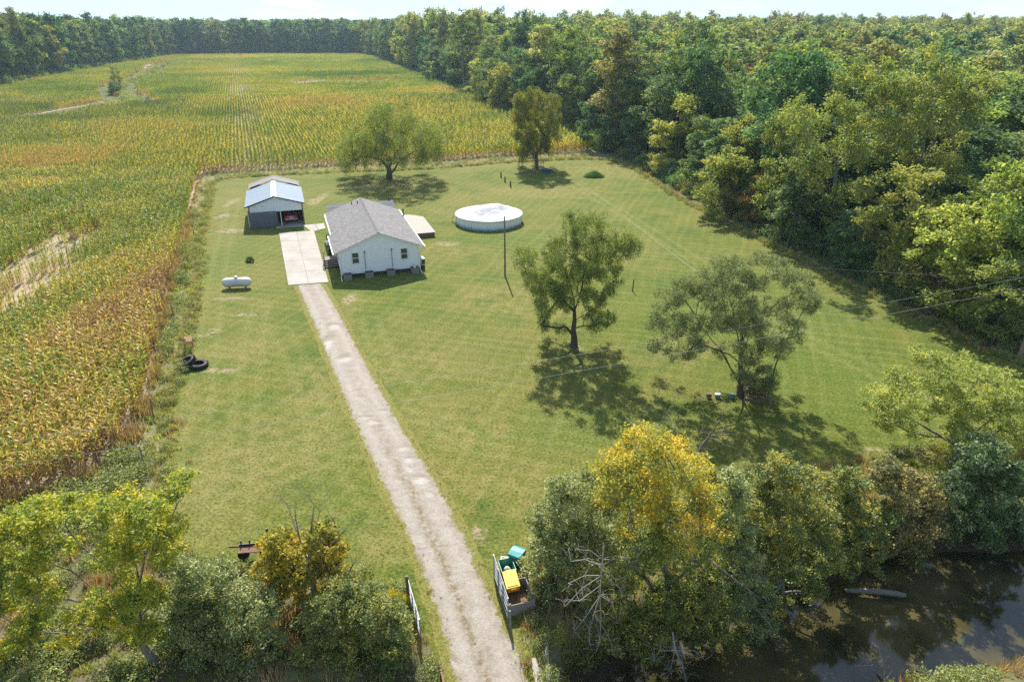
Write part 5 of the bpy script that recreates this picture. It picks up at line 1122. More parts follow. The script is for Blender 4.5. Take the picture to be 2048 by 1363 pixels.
# trees one can pick out at the near face of the right wood: base x,y in the photograph; top y; half width in photo px
EDGE = [('oak', 1170, 300, 205, 22, 'dark green tree at the back right corner of the maize field'), ('cotton', 1215, 298, 52, 58, 'tallest dark topped tree with pale bare stems at the wood corner'), ('maple', 1130, 262, 150, 30, 'reddish green tree just right of the multi-stemmed lawn tree'),
        ('light', 1345, 352, 190, 62, 'golden topped round tree at the wood edge, farthest of the yellowish ones'), ('oak', 1262, 318, 210, 30, 'dark low tree between the tall bare stemmed tree and the golden round one'), ('light', 1462, 420, 222, 58, 'yellow green round tree behind the middle of the lawn edge'),
        ('maple', 1395, 385, 300, 42, 'bushy olive tree hanging over the lawn edge right of the brush heap'), ('light', 1440, 440, 288, 60, 'large bushy tree bulging onto the lawn edge at its middle'), ('maple', 1530, 470, 235, 48, 'deep green tree in front of the yellow green round one'), ('oak', 1570, 500, 330, 50, 'dark tree whose foot stands at the bend of the lawn edge'),
        ('maple', 1760, 585, 330, 78, 'green tree behind the long lawn shadow at the right'), ('light', 1850, 640, 395, 90, 'pale green maple, big lower crown at the right edge of the lawn'), ('light', 1960, 640, 310, 95, 'pale green maple highest at the right side of the picture'),
        ('maple', 2030, 700, 420, 90, 'green maple directly behind the utility pole'), ('light', 2010, 560, 255, 70, 'light green tree behind the pale maples at the far right'), ('oak', 1885, 520, 300, 60, 'dark green tree between the tall cottonwoods and the right edge'), ('autumn', 1235, 305, 232, 22, 'rusty vine covered small tree at the wood corner'), ('autumn', 1500, 455, 350, 26, 'purplish brown thin tree at the lawn edge'),
        ('maple', 2120, 640, 330, 100, 'green tree cut by the right side of the picture'), ('oak', 1690, 545, 420, 46, 'dark understorey tree below the tall cottonwoods'), ('maple', 1980, 700, 520, 60, 'low dark green tree just left of the utility pole'), ('cotton', 920, 187, 22, 34, 'tall double crowned poplar rising above the skyline beside the maize'),
        ('cotton', 1080, 235, 45, 42, 'tall poplar left of the bare stemmed corner tree, above the skyline'), ('oak', 868, 168, 95, 26, 'dark tree at the maize edge left of the double crowned poplar'), ('light', 1000, 226, 120, 30, 'pale green low tree at the maize edge behind the lawn trees'), ('maple', 962, 212, 120, 30, 'bushy green tree at the maize edge right of the double crowned poplar'), ('oak', 1050, 248, 150, 28, 'dark green tree at the maize edge left of the lawn tree top')]
for kind, bx, byy, ty, hw, lb in EDGE:
    p = at(bx, byy); top = onplane(bx, ty, p[1] + 1.0); m = mpp(onplane(bx, (byy + ty) / 2, p[1])); wood_tree(kind, p[0] + hw * m * .25, p[1] + hw * m * .35, top[2], hw * m * 1.1, lb, 'trees picked out along the wood edge')
# three big leaning cottonwoods
LCW = leafmat('leaf_cottonwood', ((.05, .075, .018), (.115, .14, .034), (.22, .20, .055)), .42, .10, rnd=.1)
hero('tall_cottonwood', 'tall many-limbed cottonwood at the wood edge, left one of the great pair', 'tree', tuple(at(1668, 500)), [(1655, 250, 75), (1720, 195, 75), (1600, 240, 45), (1690, 330, 70), (1620, 330, 60), (1760, 170, 55), (1745, 270, 60), (1690, 420, 60)], LCW, BARK_G,
     [[(1668, 500), (1668, 420), (1672, 330)], [(1672, 330), (1630, 240), (1610, 205)], [(1672, 330), (1700, 240), (1715, 150)], [(1672, 330), (1740, 230), (1765, 150)], [(1668, 420), (1600, 320), (1585, 270)]], .42, 80, 1.35, 26000, .30, .75, 11, squash=.85)
hero('tall_cottonwood', 'tall pale-limbed cottonwood at the wood edge, right one of the great pair', 'tree', tuple(at(1835, 505)), [(1850, 220, 65), (1900, 180, 50), (1800, 230, 60), (1930, 230, 50), (1870, 310, 70), (1800, 330, 60), (1960, 180, 38), (1880, 130, 40)], LCW, BARK_G,
     [[(1835, 505), (1838, 420), (1840, 330)], [(1840, 330), (1900, 230), (1945, 170)], [(1840, 330), (1865, 220), (1880, 120)], [(1840, 330), (1790, 240), (1770, 200)], [(1838, 400), (1900, 320), (1960, 260)]], .42, 75, 1.35, 24000, .30, .75, 12, squash=.85)
placed += [(at(1668, 500)[0], at(1668, 500)[1], 5), (at(1835, 505)[0], at(1835, 505)[1], 5)]

WE = smooth_poly(np.vstack([G2([(720, 111), (775, 128), (830, 149), (900, 178), (960, 204), (1020, 234), (1120, 266), (1190, 300), (1250, 318), (1310, 352), (1370, 390), (1440, 424), (1530, 470), (1620, 514), (1710, 560), (1810, 610), (1910, 655), (2020, 705)]), [(50, 49), (60, 46), (90, 40)]]), 3, False)
WOOD = np.vstack([WE, [(400, 30), (4000, 300), (4000, 7000), (-4000, 7000), (-4000, 300), (-420, 120), (-330, 190)], G2([(-60, 200), (0, 180), (80, 161), (200, 139), (330, 116), (372, 111), (560, 109)])])
def woodpts(ymin, ymax, xm, sp_, seed):
    rng = np.random.default_rng(seed); xs = np.arange(-xm, xm, sp_); ys = np.arange(ymin, ymax, sp_); U, W = np.meshgrid(xs, ys); x = (U + rng.uniform(-.42, .42, U.shape) * sp_).ravel(); y = (W + rng.uniform(-.42, .42, U.shape) * sp_).ravel()
    k = (np.abs(x) < .86 * y + 14) & inpoly(x, y, WOOD); return x[k], y[k], rng
x1_, y1_, rg = woodpts(44, 620, 560, 6.6, 5)
dE = nearline(x1_, y1_, WE)[0]; dL = nearline(x1_, y1_, np.vstack([[(-330, 190)], G2([(0, 180), (80, 161), (200, 139), (330, 116), (372, 111), (560, 109), (720, 111)])]))[0]
ok = dE > 2.0
for px_, py_, r_ in placed: ok &= (x1_ - px_) ** 2 + (y1_ - py_) ** 2 > (r_ * .8) ** 2
x1_, y1_, dE, dL = x1_[ok], y1_[ok], dE[ok], dL[ok]
side = x1_ > -20 - (y1_ - 285) * .4                                     # right wood, else left or far wood
edged = np.minimum(dE, dL); score = np.hypot(x1_, y1_) * (1 + .02 * np.clip(edged, 0, 60)) + np.where(edged < 9, -60, 0)
order = np.argsort(score); NI = 262; ind = order[:NI]; rest = order[NI:]
kinds = ['oak', 'maple', 'cotton', 'light', 'autumn']
def pick(x, y, rg, n, left):
    f = fbm(x, y, 28, 31, 3) + rg.normal(0, .09, n); k = np.where(f < .37, 0, np.where(f < .47, 1, np.where(f < .60, 2, 3))); u = rg.uniform(0, 1, n)
    k = np.where(left & (k >= 1) & (u < .80), (rg.uniform(0, 1, n) < .2).astype(int), k); k = np.where(u > .965, 4, k); return k
kd = pick(x1_, y1_, rg, len(x1_), ~side)
for i in ind:
    k = kinds[kd[i]]; H0, R0 = KB[k]; s = rg.uniform(.74, 1.22); H = {'oak': 21, 'maple': 20.5, 'cotton': 23.5, 'light': 15, 'autumn': 13}[k] * s
    if dE[i] < 7: H *= .72
    if x1_[i] < -60 or y1_[i] > 250: H = H * 1.12
    if x1_[i] > 30 and y1_[i] < 95: H *= .60
    elif side[i] and y1_[i] < 230: H *= .74
    if x1_[i] > 15 and y1_[i] < 190 and k == 'cotton': H *= .88
    where = 'in the wood right of the lawn' if side[i] and y1_[i] < 160 else ('in the wood right of the maize field' if side[i] else ('in the wood left of the maize field' if x1_[i] < -150 and y1_[i] < 575 else 'in the wood closing the far end of the maize'))
    wood_tree(k, x1_[i], y1_[i], H, R0 * s * rg.uniform(.9, 1.15), f'{KL[k][1]} {where}', f'{KL[k][1]}s {where}')
# the rest of the woodland, one mass
lod = []
for k, (H_, R_, sh, mat_, ls) in {'oak': (20, 5.2, 'dome', L_OAK, .95), 'maple': (19, 5.4, 'round', L_MAPLE, .9), 'cotton': (24, 4.2, 'tall', L_COTTON, .8), 'light': (17, 5.0, 'dome', L_LIGHT, .85), 'autumn': (16, 4.4, 'round', L_AUTUMN, .8)}.items():
    wd, cr2 = proto_tree(hash(k) % 7 + 900 if False else 900 + len(k), H_, R_, 26, 1.8, 2600, ls, mat_, BARK_D, sh, .3, .2); cr2.name = 'canopy'; lod.append(cr2)
def lodset(x, y, rg, kd_, grow_=1.0):
    n = len(x); s = rg.uniform(.72, 1.22, n); Hs = np.array([21.5, 20.5, 24.5, 18.5, 17])[kd_] / np.array([20, 19, 24, 17, 16])[kd_]; z = s * Hs * (.92 + .28 * fbm(x, y, 120, 8, 3))
    return np.c_[s * grow_ * 1.05, s * grow_ * 1.05, z], rg.uniform(0, 6.28, n)
P1 = [(x1_[rest], y1_[rest], kd[rest], 1.0, rg)]
for a, c, xm, sp_, sd, gw in ((620, 1100, 1000, 9.5, 21, 1.35), (1100, 2000, 1800, 16, 22, 2.1), (2000, 3600, 3200, 30, 23, 3.8)):
    x, y, r2 = woodpts(a, c, xm, sp_, sd); P1.append((x, y, pick(x, y, r2, len(x), x < -100), gw, r2))
pts, scl, rz_, ix = [], [], [], []
for x, y, k, gw, r2 in P1:
    s_, a_ = lodset(x, y, r2, k, gw); near_c = (x > 0) & (y < 240); s_[near_c, 2] *= .70; s_[(x > 0) & (y >= 240) & (y < 420), 2] *= .86; pts.append(np.c_[x, y, np.zeros(len(x))]); scl.append(s_); rz_.append(a_); ix.append(k)
pts = np.vstack(pts); print('woodland', len(pts)); o = scatter('woodland', pts, np.concatenate(rz_), np.vstack(scl), np.concatenate(ix), np.zeros(len(pts)), lod); o['label'] = 'distant mixed woodland canopy reaching the horizon'

# ------------------------------------------------------------------ undergrowth, weeds, tufts
def tuft(name, seed, n, h, w_, mat, spread, blade=.02, bush=False):
    rng = np.random.default_rng(seed)
    if bush:
        c = rng.normal(0, 1, (n, 3)); c /= np.linalg.norm(c, axis=1)[:, None]; c *= rng.uniform(.45, 1, (n, 1)) ** .6; sub = rng.normal(0, .35, (9, 3)); 
        P = c * [spread, spread, h * .5] * (1 + .35 * np.sin(c[:, :1] * 5 + seed)) + [0, 0, h * .5]; P[:, 2] = np.maximum(P[:, 2], .03)
        return leaf_mesh(name, rng, P, .45 + .35 * c[:, 2] * 0 + rng.normal(0, .25, n), w_, mat, .55)
    V = []; F = []; T = []
    for k in range(n):
        a = rng.uniform(0, 6.28); b_ = rng.normal(0, spread * .45, 2); hh = h * rng.uniform(.5, 1.1); ln = rng.uniform(.1, .6) * hh; q = rng.uniform(0, 1); n0 = len(V); sx, sy = -math.sin(a) * blade, math.cos(a) * blade
        V += [(b_[0] + sx, b_[1] + sy, 0), (b_[0] - sx, b_[1] - sy, 0), (b_[0] - sx * .7 + math.cos(a) * ln * .4, b_[1] - sy * .7 + math.sin(a) * ln * .4, hh * .65), (b_[0] + sx * .7 + math.cos(a) * ln * .4, b_[1] + sy * .7 + math.sin(a) * ln * .4, hh * .65), (b_[0] + math.cos(a) * ln, b_[1] + math.sin(a) * ln, hh), (b_[0] + math.cos(a) * ln + sx * .1, b_[1] + math.sin(a) * ln + sy * .1, hh)]
        F += [(n0, n0 + 1, n0 + 2, n0 + 3), (n0 + 3, n0 + 2, n0 + 4, n0 + 5)]; T += [q] * 6
    return npmesh(name, V, F, mat, dict(tint=np.array(T)))
L_GRASS = leafmat('grass_green', ((.07, .10, .02), (.14, .17, .04), (.27, .25, .09)), .35, .03, rnd=.3)
L_STRAW = leafmat('grass_straw', ((.10, .075, .035), (.18, .135, .07), (.27, .21, .12)), .3, .03, rnd=.3)
L_ROD = leafmat('goldenrod', ((.06, .08, .02), (.14, .14, .022), (.28, .19, .014)), .35, .03, rnd=.2)
L_WEED = leafmat('weed_grey_green', ((.045, .062, .022), (.11, .13, .045), (.22, .22, .09)), .35, .06, rnd=.25)
tp = [tuft('green_tuft', 1, 34, .38, .0, L_GRASS, .40), tuft('straw_tuft', 2, 36, .75, .0, L_STRAW, .40), tuft('goldenrod', 3, 160, 1.0, .11, L_ROD, .45, bush=True), tuft('weed_clump', 4, 260, .9, .13, L_WEED, .62, bush=True), tuft('weed_clump', 5, 300, 1.3, .15, L_WEED, .8, bush=True), tuft('straw_tuft', 6, 50, 1.1, .0, L_STRAW, .6, .025)]
bp = [tuft('bramble', 11, 700, 2.4, .24, L_MAPLE, 1.7, bush=True), tuft('bramble', 12, 700, 2.0, .22, L_GREY, 1.6, bush=True), tuft('bramble', 13, 600, 2.8, .26, L_OAK, 1.8, bush=True), tuft('bramble', 14, 500, 1.5, .20, L_LIGHT, 1.3, bush=True), tuft('bramble', 15, 420, 1.5, .20, L_AUTUMN, 1.3, bush=True)]
def inside(P, dens, seed, margin=0):
    rng = np.random.default_rng(seed); lo, hi = P.min(0), P.max(0); n = int((hi[0] - lo[0]) * (hi[1] - lo[1]) * dens); x = rng.uniform(lo[0], hi[0], n); y = rng.uniform(lo[1], hi[1], n); k = inpoly(x, y, P); return x[k], y[k], rng
def lay(x, y, rng, idx, lo, hi): n = len(x); return np.c_[x, y, terrain(x, y)], rng.uniform(0, 6.28, n), rng.uniform(lo, hi, n), idx
parts_ = []
x, y, rng = inside(STRIP, 3.2, 41); n = len(x); f = fbm(x, y, 3.5, 6, 3); dl = nearline(x, y, np.vstack([LAWN, LAWN[:1]]))[0]; corn_side = nearline(x, y, smooth_poly(G2(CORN_EDGE_PX[:16]), 2, False))[0]
idx = np.where(corn_side < .7, 5, np.where(f < .45, 3, np.where(f < .53, 4, np.where(f < .60, 2, np.where(rng.uniform(0, 1, n) < .5, 1, 0))))); keep = (dl > .4) & (rng.uniform(0, 1, n) < np.where(np.isin(idx, (3, 4, 2)), .75, 1)) & (y < 170); idx = np.where(dl < 1.1, 0, idx)
pl_ = lay(x[keep], y[keep], rng, idx[keep], .55, 1.15); parts_.append((pl_[0], pl_[1], pl_[2] * np.where(y[keep] > 98, .42, 1.0), pl_[3]))
# lawn rim and drive verge tufts
e = np.vstack([LAWN, LAWN[:1]]); d = np.r_[0, np.cumsum(np.linalg.norm(np.diff(e, axis=0), axis=1))]; rng = np.random.default_rng(9); u = rng.uniform(0, d[-1], 5200); x = np.interp(u, d, e[:, 0]) + rng.normal(0, .35, 5200); y = np.interp(u, d, e[:, 1]) + rng.normal(0, .35, 5200)
rdst = nearline(x, y, rc)[0]; k = (rdst > 2.2) & (y > 18); parts_.append(lay(x[k], y[k], rng, rng.choice([0, 0, 0, 1, 3], k.sum()), .3, .75))
for E_ in (rl, rr):
    u = rng.integers(0, NR, 900); x = E_[u, 0] + rng.normal(0, .25, 900); y = E_[u, 1] + rng.normal(0, .25, 900); parts_.append(lay(x, y, rng, rng.choice([0, 0, 0, 1], 900), .06, .2))
# bank and verge in front, left meadow
BANKP = np.array([(-34, 16), (-30, 31), (-26.5, 34), (-24, 33), (-20, 30), (-14, 26), (-5, 24.5), (-4, 18), (-4, 15)], float)
x, y, rng = inside(BANKP, 5, 42); f = fbm(x, y, 2.5, 3, 3); idx = np.where(f < .42, 1, np.where(f < .58, 0, 3)); parts_.append(lay(x, y, rng, idx, .4, .9))
BANKR = np.array([(.4, 27), (3, 29.5), (10, 33), (18, 35), (26, 37), (34, 40), (46, 44), (60, 46), (60, 30), (40, 26), (26, 21), (16, 17), (6, 14), (.8, 14)], float)
x, y, rng = inside(BANKR, 6, 43); zt_ = terrain(x, y); k = zt_ > -1.85; x, y = x[k], y[k]; f = fbm(x, y, 2.2, 13, 3); idx = np.where(f < .40, 1, np.where(f < .55, 0, np.where(f < .60, 2, 3))); parts_.append(lay(x, y, rng, idx, .35, .85))
pts = np.vstack([p[0] for p in parts_]); print('weeds', len(pts)); rngw = np.random.default_rng(3)
o = scatter('weeds', pts, np.concatenate([p[1] for p in parts_]), np.concatenate([p[2] for p in parts_]), np.concatenate([p[3] for p in parts_]), np.zeros(len(pts)), tp); o['label'] = 'rough grass, goldenrod and weeds round the lawn and banks'
# brambles at the foot of the wood
u = np.r_[0, np.cumsum(np.linalg.norm(np.diff(WE, axis=0), axis=1))]; rng = np.random.default_rng(19); q = rng.uniform(0, u[-1], 2600); x = np.interp(q, u, WE[:, 0]); y = np.interp(q, u, WE[:, 1]); off = np.abs(rng.normal(0, 2.6, len(q))) - .6
tx = np.gradient(WE[:, 0]); ty_ = np.gradient(WE[:, 1]); nl = np.hypot(tx, ty_); nxn = np.interp(q, u, -ty_ / nl); nyn = np.interp(q, u, tx / nl)
sgn = 1.0; x2 = x + nxn * off; y2 = y + nyn * off; k = inpoly(x2, y2, WOOD) | (off < .3); x2, y2, off = x2[k], y2[k], off[k]; n = len(x2); f = fbm(x2, y2, 9, 5, 3) + rng.normal(0, .08, n)
idx = np.where(f < .42, 2, np.where(f < .52, 0, np.where(f < .60, 1, np.where(rng.uniform(0, 1, n) < .8, 3, 4)))); sc_ = rng.uniform(.35, 1.0, n) * np.clip(.45 + off * .35, .35, 1.3)
def wall(poly, n, seed, far=1.0):
    rng = np.random.default_rng(seed); u = np.r_[0, np.cumsum(np.linalg.norm(np.diff(poly, axis=0), axis=1))]; q = rng.uniform(0, u[-1], n); return np.interp(q, u, poly[:, 0]) + rng.normal(0, 1.2, n), np.interp(q, u, poly[:, 1]) + 1.5 + rng.normal(0, 1.2, n), rng
x3, y3, r3 = wall(np.vstack([[(-330, 190)], G2([(0, 179), (80, 160), (200, 138), (330, 115), (372, 110), (560, 108), (720, 110)])]), 900, 4)
x4, y4, r4 = wall(DITCH, 420, 6); x5, y5, r5 = wall(TRACK2, 60, 7)
pts = np.c_[np.r_[x2, x3, x4, x5], np.r_[y2, y3, y4, y5]]; n = len(pts); idx = np.r_[idx, r3.integers(0, 3, len(x3)), r4.choice([1, 3, 4, 3], len(x4)), r5.choice([1, 3], len(x5))]; sc_ = np.r_[sc_, r3.uniform(.9, 1.9, len(x3)), r4.uniform(.5, 1.2, len(x4)), r5.uniform(.4, .9, len(x5))]
o = scatter('undergrowth', np.c_[pts, np.zeros(n)], rng.uniform(0, 6.28, n), sc_, idx, np.zeros(n), bp); o['label'] = 'brambles and bushes at the foot of the woods'

# ------------------------------------------------------------------ trees standing on the lawn
hero('willow', 'broad round willow behind the house with a wide dark shadow', 'tree', tuple(at(778, 358)), [(780, 250, 48), (735, 270, 42), (705, 290, 34), (830, 260, 42), (860, 285, 34), (690, 305, 22), (800, 230, 34), (765, 225, 26), (870, 300, 22), (780, 300, 40), (720, 310, 28), (845, 312, 24), (690, 325, 12)], leafmat('leaf_round_willow', ((.036, .055, .014), (.088, .110, .028), (.185, .190, .050)), .42, .08, rnd=0.0), BARK_D,
     [[(778, 358), (778, 335)], [(778, 335), (760, 318), (720, 312), (700, 322)], [(778, 335), (790, 310), (815, 270), (820, 245)], [(784, 345), (800, 320), (840, 295)], [(778, 325), (765, 280), (760, 245)], [(790, 310), (785, 260), (778, 230)]], .5, 170, 1.4, 62000, .27, .85, 21, .55, .55, aspect=.36, tvar=.22)
hero('river_birch', 'upright many-stemmed yellow green tree at the far end of the lawn', 'tree', tuple(at(1074, 336)), [(1040, 205, 17), (1060, 200, 18), (1075, 195, 18), (1105, 205, 17), (1045, 235, 24), (1072, 235, 26), (1100, 240, 22), (1045, 268, 24), (1075, 275, 30), (1105, 275, 22), (1055, 300, 22), (1090, 300, 22), (1040, 300, 12)], leafmat('leaf_birch', ((.045, .060, .014), (.09, .10, .020), (.165, .14, .022)), .4, .08, rnd=0), BARK_D,
     [[(1072, 336), (1072, 310)], [(1072, 310), (1052, 260), (1042, 205)], [(1072, 310), (1072, 250), (1072, 200)], [(1074, 310), (1095, 260), (1104, 210)], [(1070, 318), (1055, 295), (1045, 280)]], .32, 120, 1.0, 44000, .24, .9, 22, .35, .5, aspect=.5, squash=1.2)
hero('lawn_willow', 'lone irregular willow with leaning trunk in the middle of the lawn', 'tree', tuple(at(1148, 693)), [(1180, 455, 30), (1150, 450, 22), (1205, 475, 30), (1245, 485, 26), (1270, 490, 14), (1170, 500, 34), (1110, 500, 28), (1060, 520, 26), (1045, 548, 16), (1120, 545, 36), (1160, 550, 30), (1210, 530, 30), (1235, 545, 18), (1080, 560, 26), (1100, 600, 28), (1090, 640, 20), (1130, 590, 24), (1190, 600, 30), (1210, 630, 24), (1180, 640, 20), (1215, 575, 14), (1120, 650, 14), (1140, 430, 12)], L_WILLOW, BARK_D,
     [[(1148, 693), (1149, 640), (1148, 600)], [(1148, 620), (1165, 570), (1172, 530), (1200, 500), (1220, 490)], [(1148, 605), (1138, 560), (1120, 520), (1080, 520)], [(1165, 570), (1168, 500), (1180, 455)], [(1148, 625), (1110, 590), (1095, 570)], [(1150, 640), (1190, 615), (1205, 600)]], .27, 250, .52, 80000, .165, .75, 23, .75, .42, aspect=.30, tvar=.24, squash=1.0, sub=8, tip=.010)
hero('spreading_willow', 'wide spreading grey green willow on the right half of the lawn', 'tree', tuple(at(1482, 792)), [(1470, 550, 36), (1420, 565, 34), (1375, 580, 30), (1520, 545, 34), (1560, 545, 30), (1600, 565, 26), (1620, 600, 22), (1335, 600, 28), (1315, 640, 22), (1312, 690, 16), (1350, 650, 28), (1400, 630, 34), (1460, 610, 36), (1520, 610, 28), (1570, 620, 26), (1590, 660, 24), (1540, 670, 34), (1500, 650, 28), (1380, 690, 26), (1340, 700, 18), (1430, 690, 26), (1500, 700, 30), (1560, 700, 22), (1480, 740, 22), (1530, 755, 26), (1430, 650, 24), (1500, 770, 20), (1440, 530, 18)], leafmat('leaf_spreading_willow', ((.036, .052, .018), (.088, .108, .040), (.175, .185, .085)), .36, .10, rnd=0), BARK_D,
     [[(1484, 795), (1480, 770)], [(1480, 770), (1450, 710), (1400, 650), (1352, 622)], [(1482, 770), (1480, 700), (1465, 620), (1455, 570)], [(1480, 740), (1500, 660), (1560, 600), (1610, 575)], [(1482, 760), (1530, 690), (1580, 650)], [(1470, 745), (1440, 700), (1395, 690)], [(1465, 620), (1500, 570), (1530, 550)], [(1400, 650), (1370, 600)]], .25, 320, .52, 108000, .145, .72, 24, .35, .42, aspect=.30, tvar=.24, squash=.85, sub=8, tip=.009)
hero('locust_tree', 'airy pale green tree by the right edge over the creek bank', 'tree', tuple(at(1915, 925)), [(1860, 735, 40), (1910, 730, 34), (1800, 770, 40), (1760, 800, 30), (1960, 750, 40), (2020, 770, 40), (2060, 800, 40), (1850, 800, 46), (1920, 810, 46), (1990, 830, 46), (1780, 840, 30), (1840, 860, 32), (1740, 810, 20), (1910, 870, 34), (2040, 860, 36), (1960, 890, 26), (1840, 705, 18)], leafmat('leaf_locust', ((.06, .082, .020), (.140, .165, .040), (.24, .24, .075)), .46, .08, rnd=0), BARK_G,
     [[(1915, 930), (1915, 890)], [(1915, 890), (1860, 860), (1800, 830), (1770, 790)], [(1915, 890), (1900, 820), (1860, 760)], [(1915, 880), (1940, 810), (1920, 740)], [(1915, 890), (1980, 840), (2030, 780)], [(1980, 840), (1975, 780)]], .24, 190, .55, 44000, .15, .8, 25, .0, .5, aspect=.5, sub=6, tip=.008, squash=.7)
# ------------------------------------------------------------------ creek side, in front
hero('golden_ash', 'tall tree with bright golden top and green lower leaves beside the creek', 'tree', (5.6, 23.0, -.2), [(1280, 900, 50), (1330, 890, 44), (1230, 930, 44), (1380, 940, 44), (1270, 970, 66), (1350, 990, 60), (1220, 1010, 40), (1410, 1010, 40), (1300, 1050, 70), (1400, 1080, 54), (1440, 1080, 36), (1270, 1110, 50), (1350, 1130, 60), (1430, 1150, 34), (1400, 1210, 46), (1320, 1220, 50), (1300, 880, 24)], None or (lambda t, rng, P, T: ob('crown', leaf_mesh('crown', rng, P, np.clip(T * 1.1 - .12 + .50 * (sstep(3.6, 9.5, P[:, 2] + 1.0 * (vnoise(P[:, 0] * 1.1, P[:, 2] * 1.1, 3) - .5) * 4) - .5), 0, 1), .125, L_GOLD, .55), t)), BARK_G,
     [[(1340, 1290), (1335, 1180), (1330, 1080)], [(1330, 1080), (1290, 970), (1270, 900)], [(1330, 1080), (1340, 960), (1325, 880)], [(1330, 1080), (1390, 1000), (1400, 950)], [(1335, 1180), (1420, 1100)]], .2, 170, .58, 48000, .175, .8, 26, .1, .5, aspect=.55, tvar=.24)
hero('grey_shrub', 'tall grey green shrub left of the golden tree, beside the bins', 'shrub', (2.2, 25.2, 0), [(1140, 990, 44), (1110, 1050, 52), (1160, 1050, 50), (1190, 960, 26), (1090, 1120, 46), (1150, 1130, 60), (1200, 1100, 50), (1110, 1190, 46), (1170, 1210, 56), (1140, 1270, 46), (1190, 1290, 44), (1080, 1180, 24), (1210, 1000, 30)], L_GREY, BARK_G, (), .09, 130, .5, 46000, .125, .85, 27, 0, .5, tip=.007)
hero('yellowing_shrub', 'large rounded shrub with scattered yellow leaves right of the golden tree', 'shrub', (13.2, 25.6, -.3), [(1570, 940, 46), (1530, 980, 46), (1610, 960, 40), (1540, 1040, 60), (1620, 1040, 56), (1500, 1060, 30), (1560, 1110, 66), (1640, 1110, 44), (1520, 1150, 40), (1590, 1170, 54), (1500, 1010, 24), (1655, 1080, 30), (1570, 1210, 34), (1530, 1230, 26)], L_MIXED, BARK_G, (), .12, 150, .52, 56000, .125, .85, 28, 0, .40, tip=.007, tvar=.30)
hero('creek_shrub', 'dark green shrub under the golden tree, hanging to the water', 'shrub', (6.6, 22.4, -1.0), [(1210, 1180, 44), (1260, 1200, 44), (1320, 1240, 50), (1390, 1250, 46), (1450, 1270, 30), (1230, 1260, 50), (1290, 1290, 40), (1180, 1300, 40), (1130, 1320, 30), (1420, 1200, 34)], L_MAPLE, BARK_G, (), .07, 100, .46, 38000, .125, .5, 51, 0, .45, tip=.007)
hero('grey_shrub', 'grey green shrub squeezed between golden tree and yellowing shrub above the water', 'shrub', (9.2, 23.6, -.8), [(1480, 1000, 34), (1470, 1060, 40), (1480, 1130, 44), (1470, 1200, 44), (1520, 1190, 34), (1440, 1240, 44), (1500, 1250, 36), (1540, 1260, 24), (1400, 1270, 34), (1460, 960, 22)], L_GREY, BARK_G, (), .09, 110, .46, 38000, .12, .85, 29, 0, .36, tip=.007)
hero('green_bush', 'dark green bush with a yellow lower skirt above the floating log', 'bush', (16.4, 27.6, -.2), [(1680, 960, 34), (1720, 1000, 44), (1690, 1060, 46), (1750, 1050, 44), (1690, 1130, 40), (1740, 1120, 36), (1660, 1010, 26)], L_MIXED, BARK_D, (), .08, 80, .45, 22000, .15, .8, 30, 0, .33, tip=.007, tvar=.3)
hero('thorn_bush', 'pale tan and yellow thorny bush on the creek bank at the right', 'bush', (20.0, 29.2, 0), [(1780, 950, 40), (1830, 980, 44), (1800, 1030, 46), (1860, 1040, 36), (1770, 1080, 40), (1830, 1100, 40), (1740, 960, 24), (1870, 1000, 26)], leafmat('leaf_thorn', ((.05, .06, .025), (.12, .115, .045), (.24, .18, .07)), .35, .08, rnd=.1), BARK_G, (), .08, 90, .46, 24000, .15, .8, 31, 0, .5, tip=.007, tvar=.34)
hero('creek_maple', 'fresh green bush tree overhanging the water at the right edge', 'tree', (25.6, 30.6, -.2), [(1960, 900, 40), (2000, 930, 44), (1930, 960, 46), (1980, 1000, 56), (2040, 960, 44), (1920, 1030, 40), (1970, 1070, 44), (2030, 1060, 50), (1880, 980, 30), (2080, 1020, 40), (1900, 1080, 24)], leafmat('leaf_creek', ((.03, .055, .022), (.066, .10, .038), (.145, .175, .075)), .38, .12, rnd=0), BARK_D, (), .14, 110, .52, 32000, .17, .85, 32, 0, .45, tip=.008)
hero('turning_maple', 'wide airy maple with yellowing leaves at the lower left', 'tree', (-15.2, 20.8, 0), [(330, 1000, 34), (280, 1010, 44), (370, 965, 20), (220, 1030, 44), (150, 1010, 40), (90, 1030, 44), (30, 1060, 44), (300, 1070, 50), (230, 1100, 44), (60, 1110, 40), (130, 1090, 34), (320, 1110, 34), (20, 1160, 44), (90, 1190, 44), (270, 1170, 50), (310, 1200, 34), (180, 1220, 44), (60, 1250, 40), (240, 1240, 40), (-20, 1100, 50), (290, 1270, 36), (20, 1290, 30), (130, 1290, 34), (-30, 1200, 50), (340, 1050, 24)], L_MGOLD, BARK_G,
     [[(300, 1380), (285, 1290), (275, 1210)], [(275, 1210), (220, 1140), (160, 1090), (130, 1050)], [(275, 1210), (290, 1110), (290, 1030)], [(275, 1210), (270, 1120), (240, 1050)], [(285, 1290), (180, 1170), (90, 1120), (20, 1080)], [(280, 1250), (150, 1200), (40, 1190)], [(290, 1110), (340, 1040), (370, 975)]], .17, 210, .52, 62000, .135, .75, 33, 0, .5, tip=.008, tvar=.28, squash=.7, sub=6)
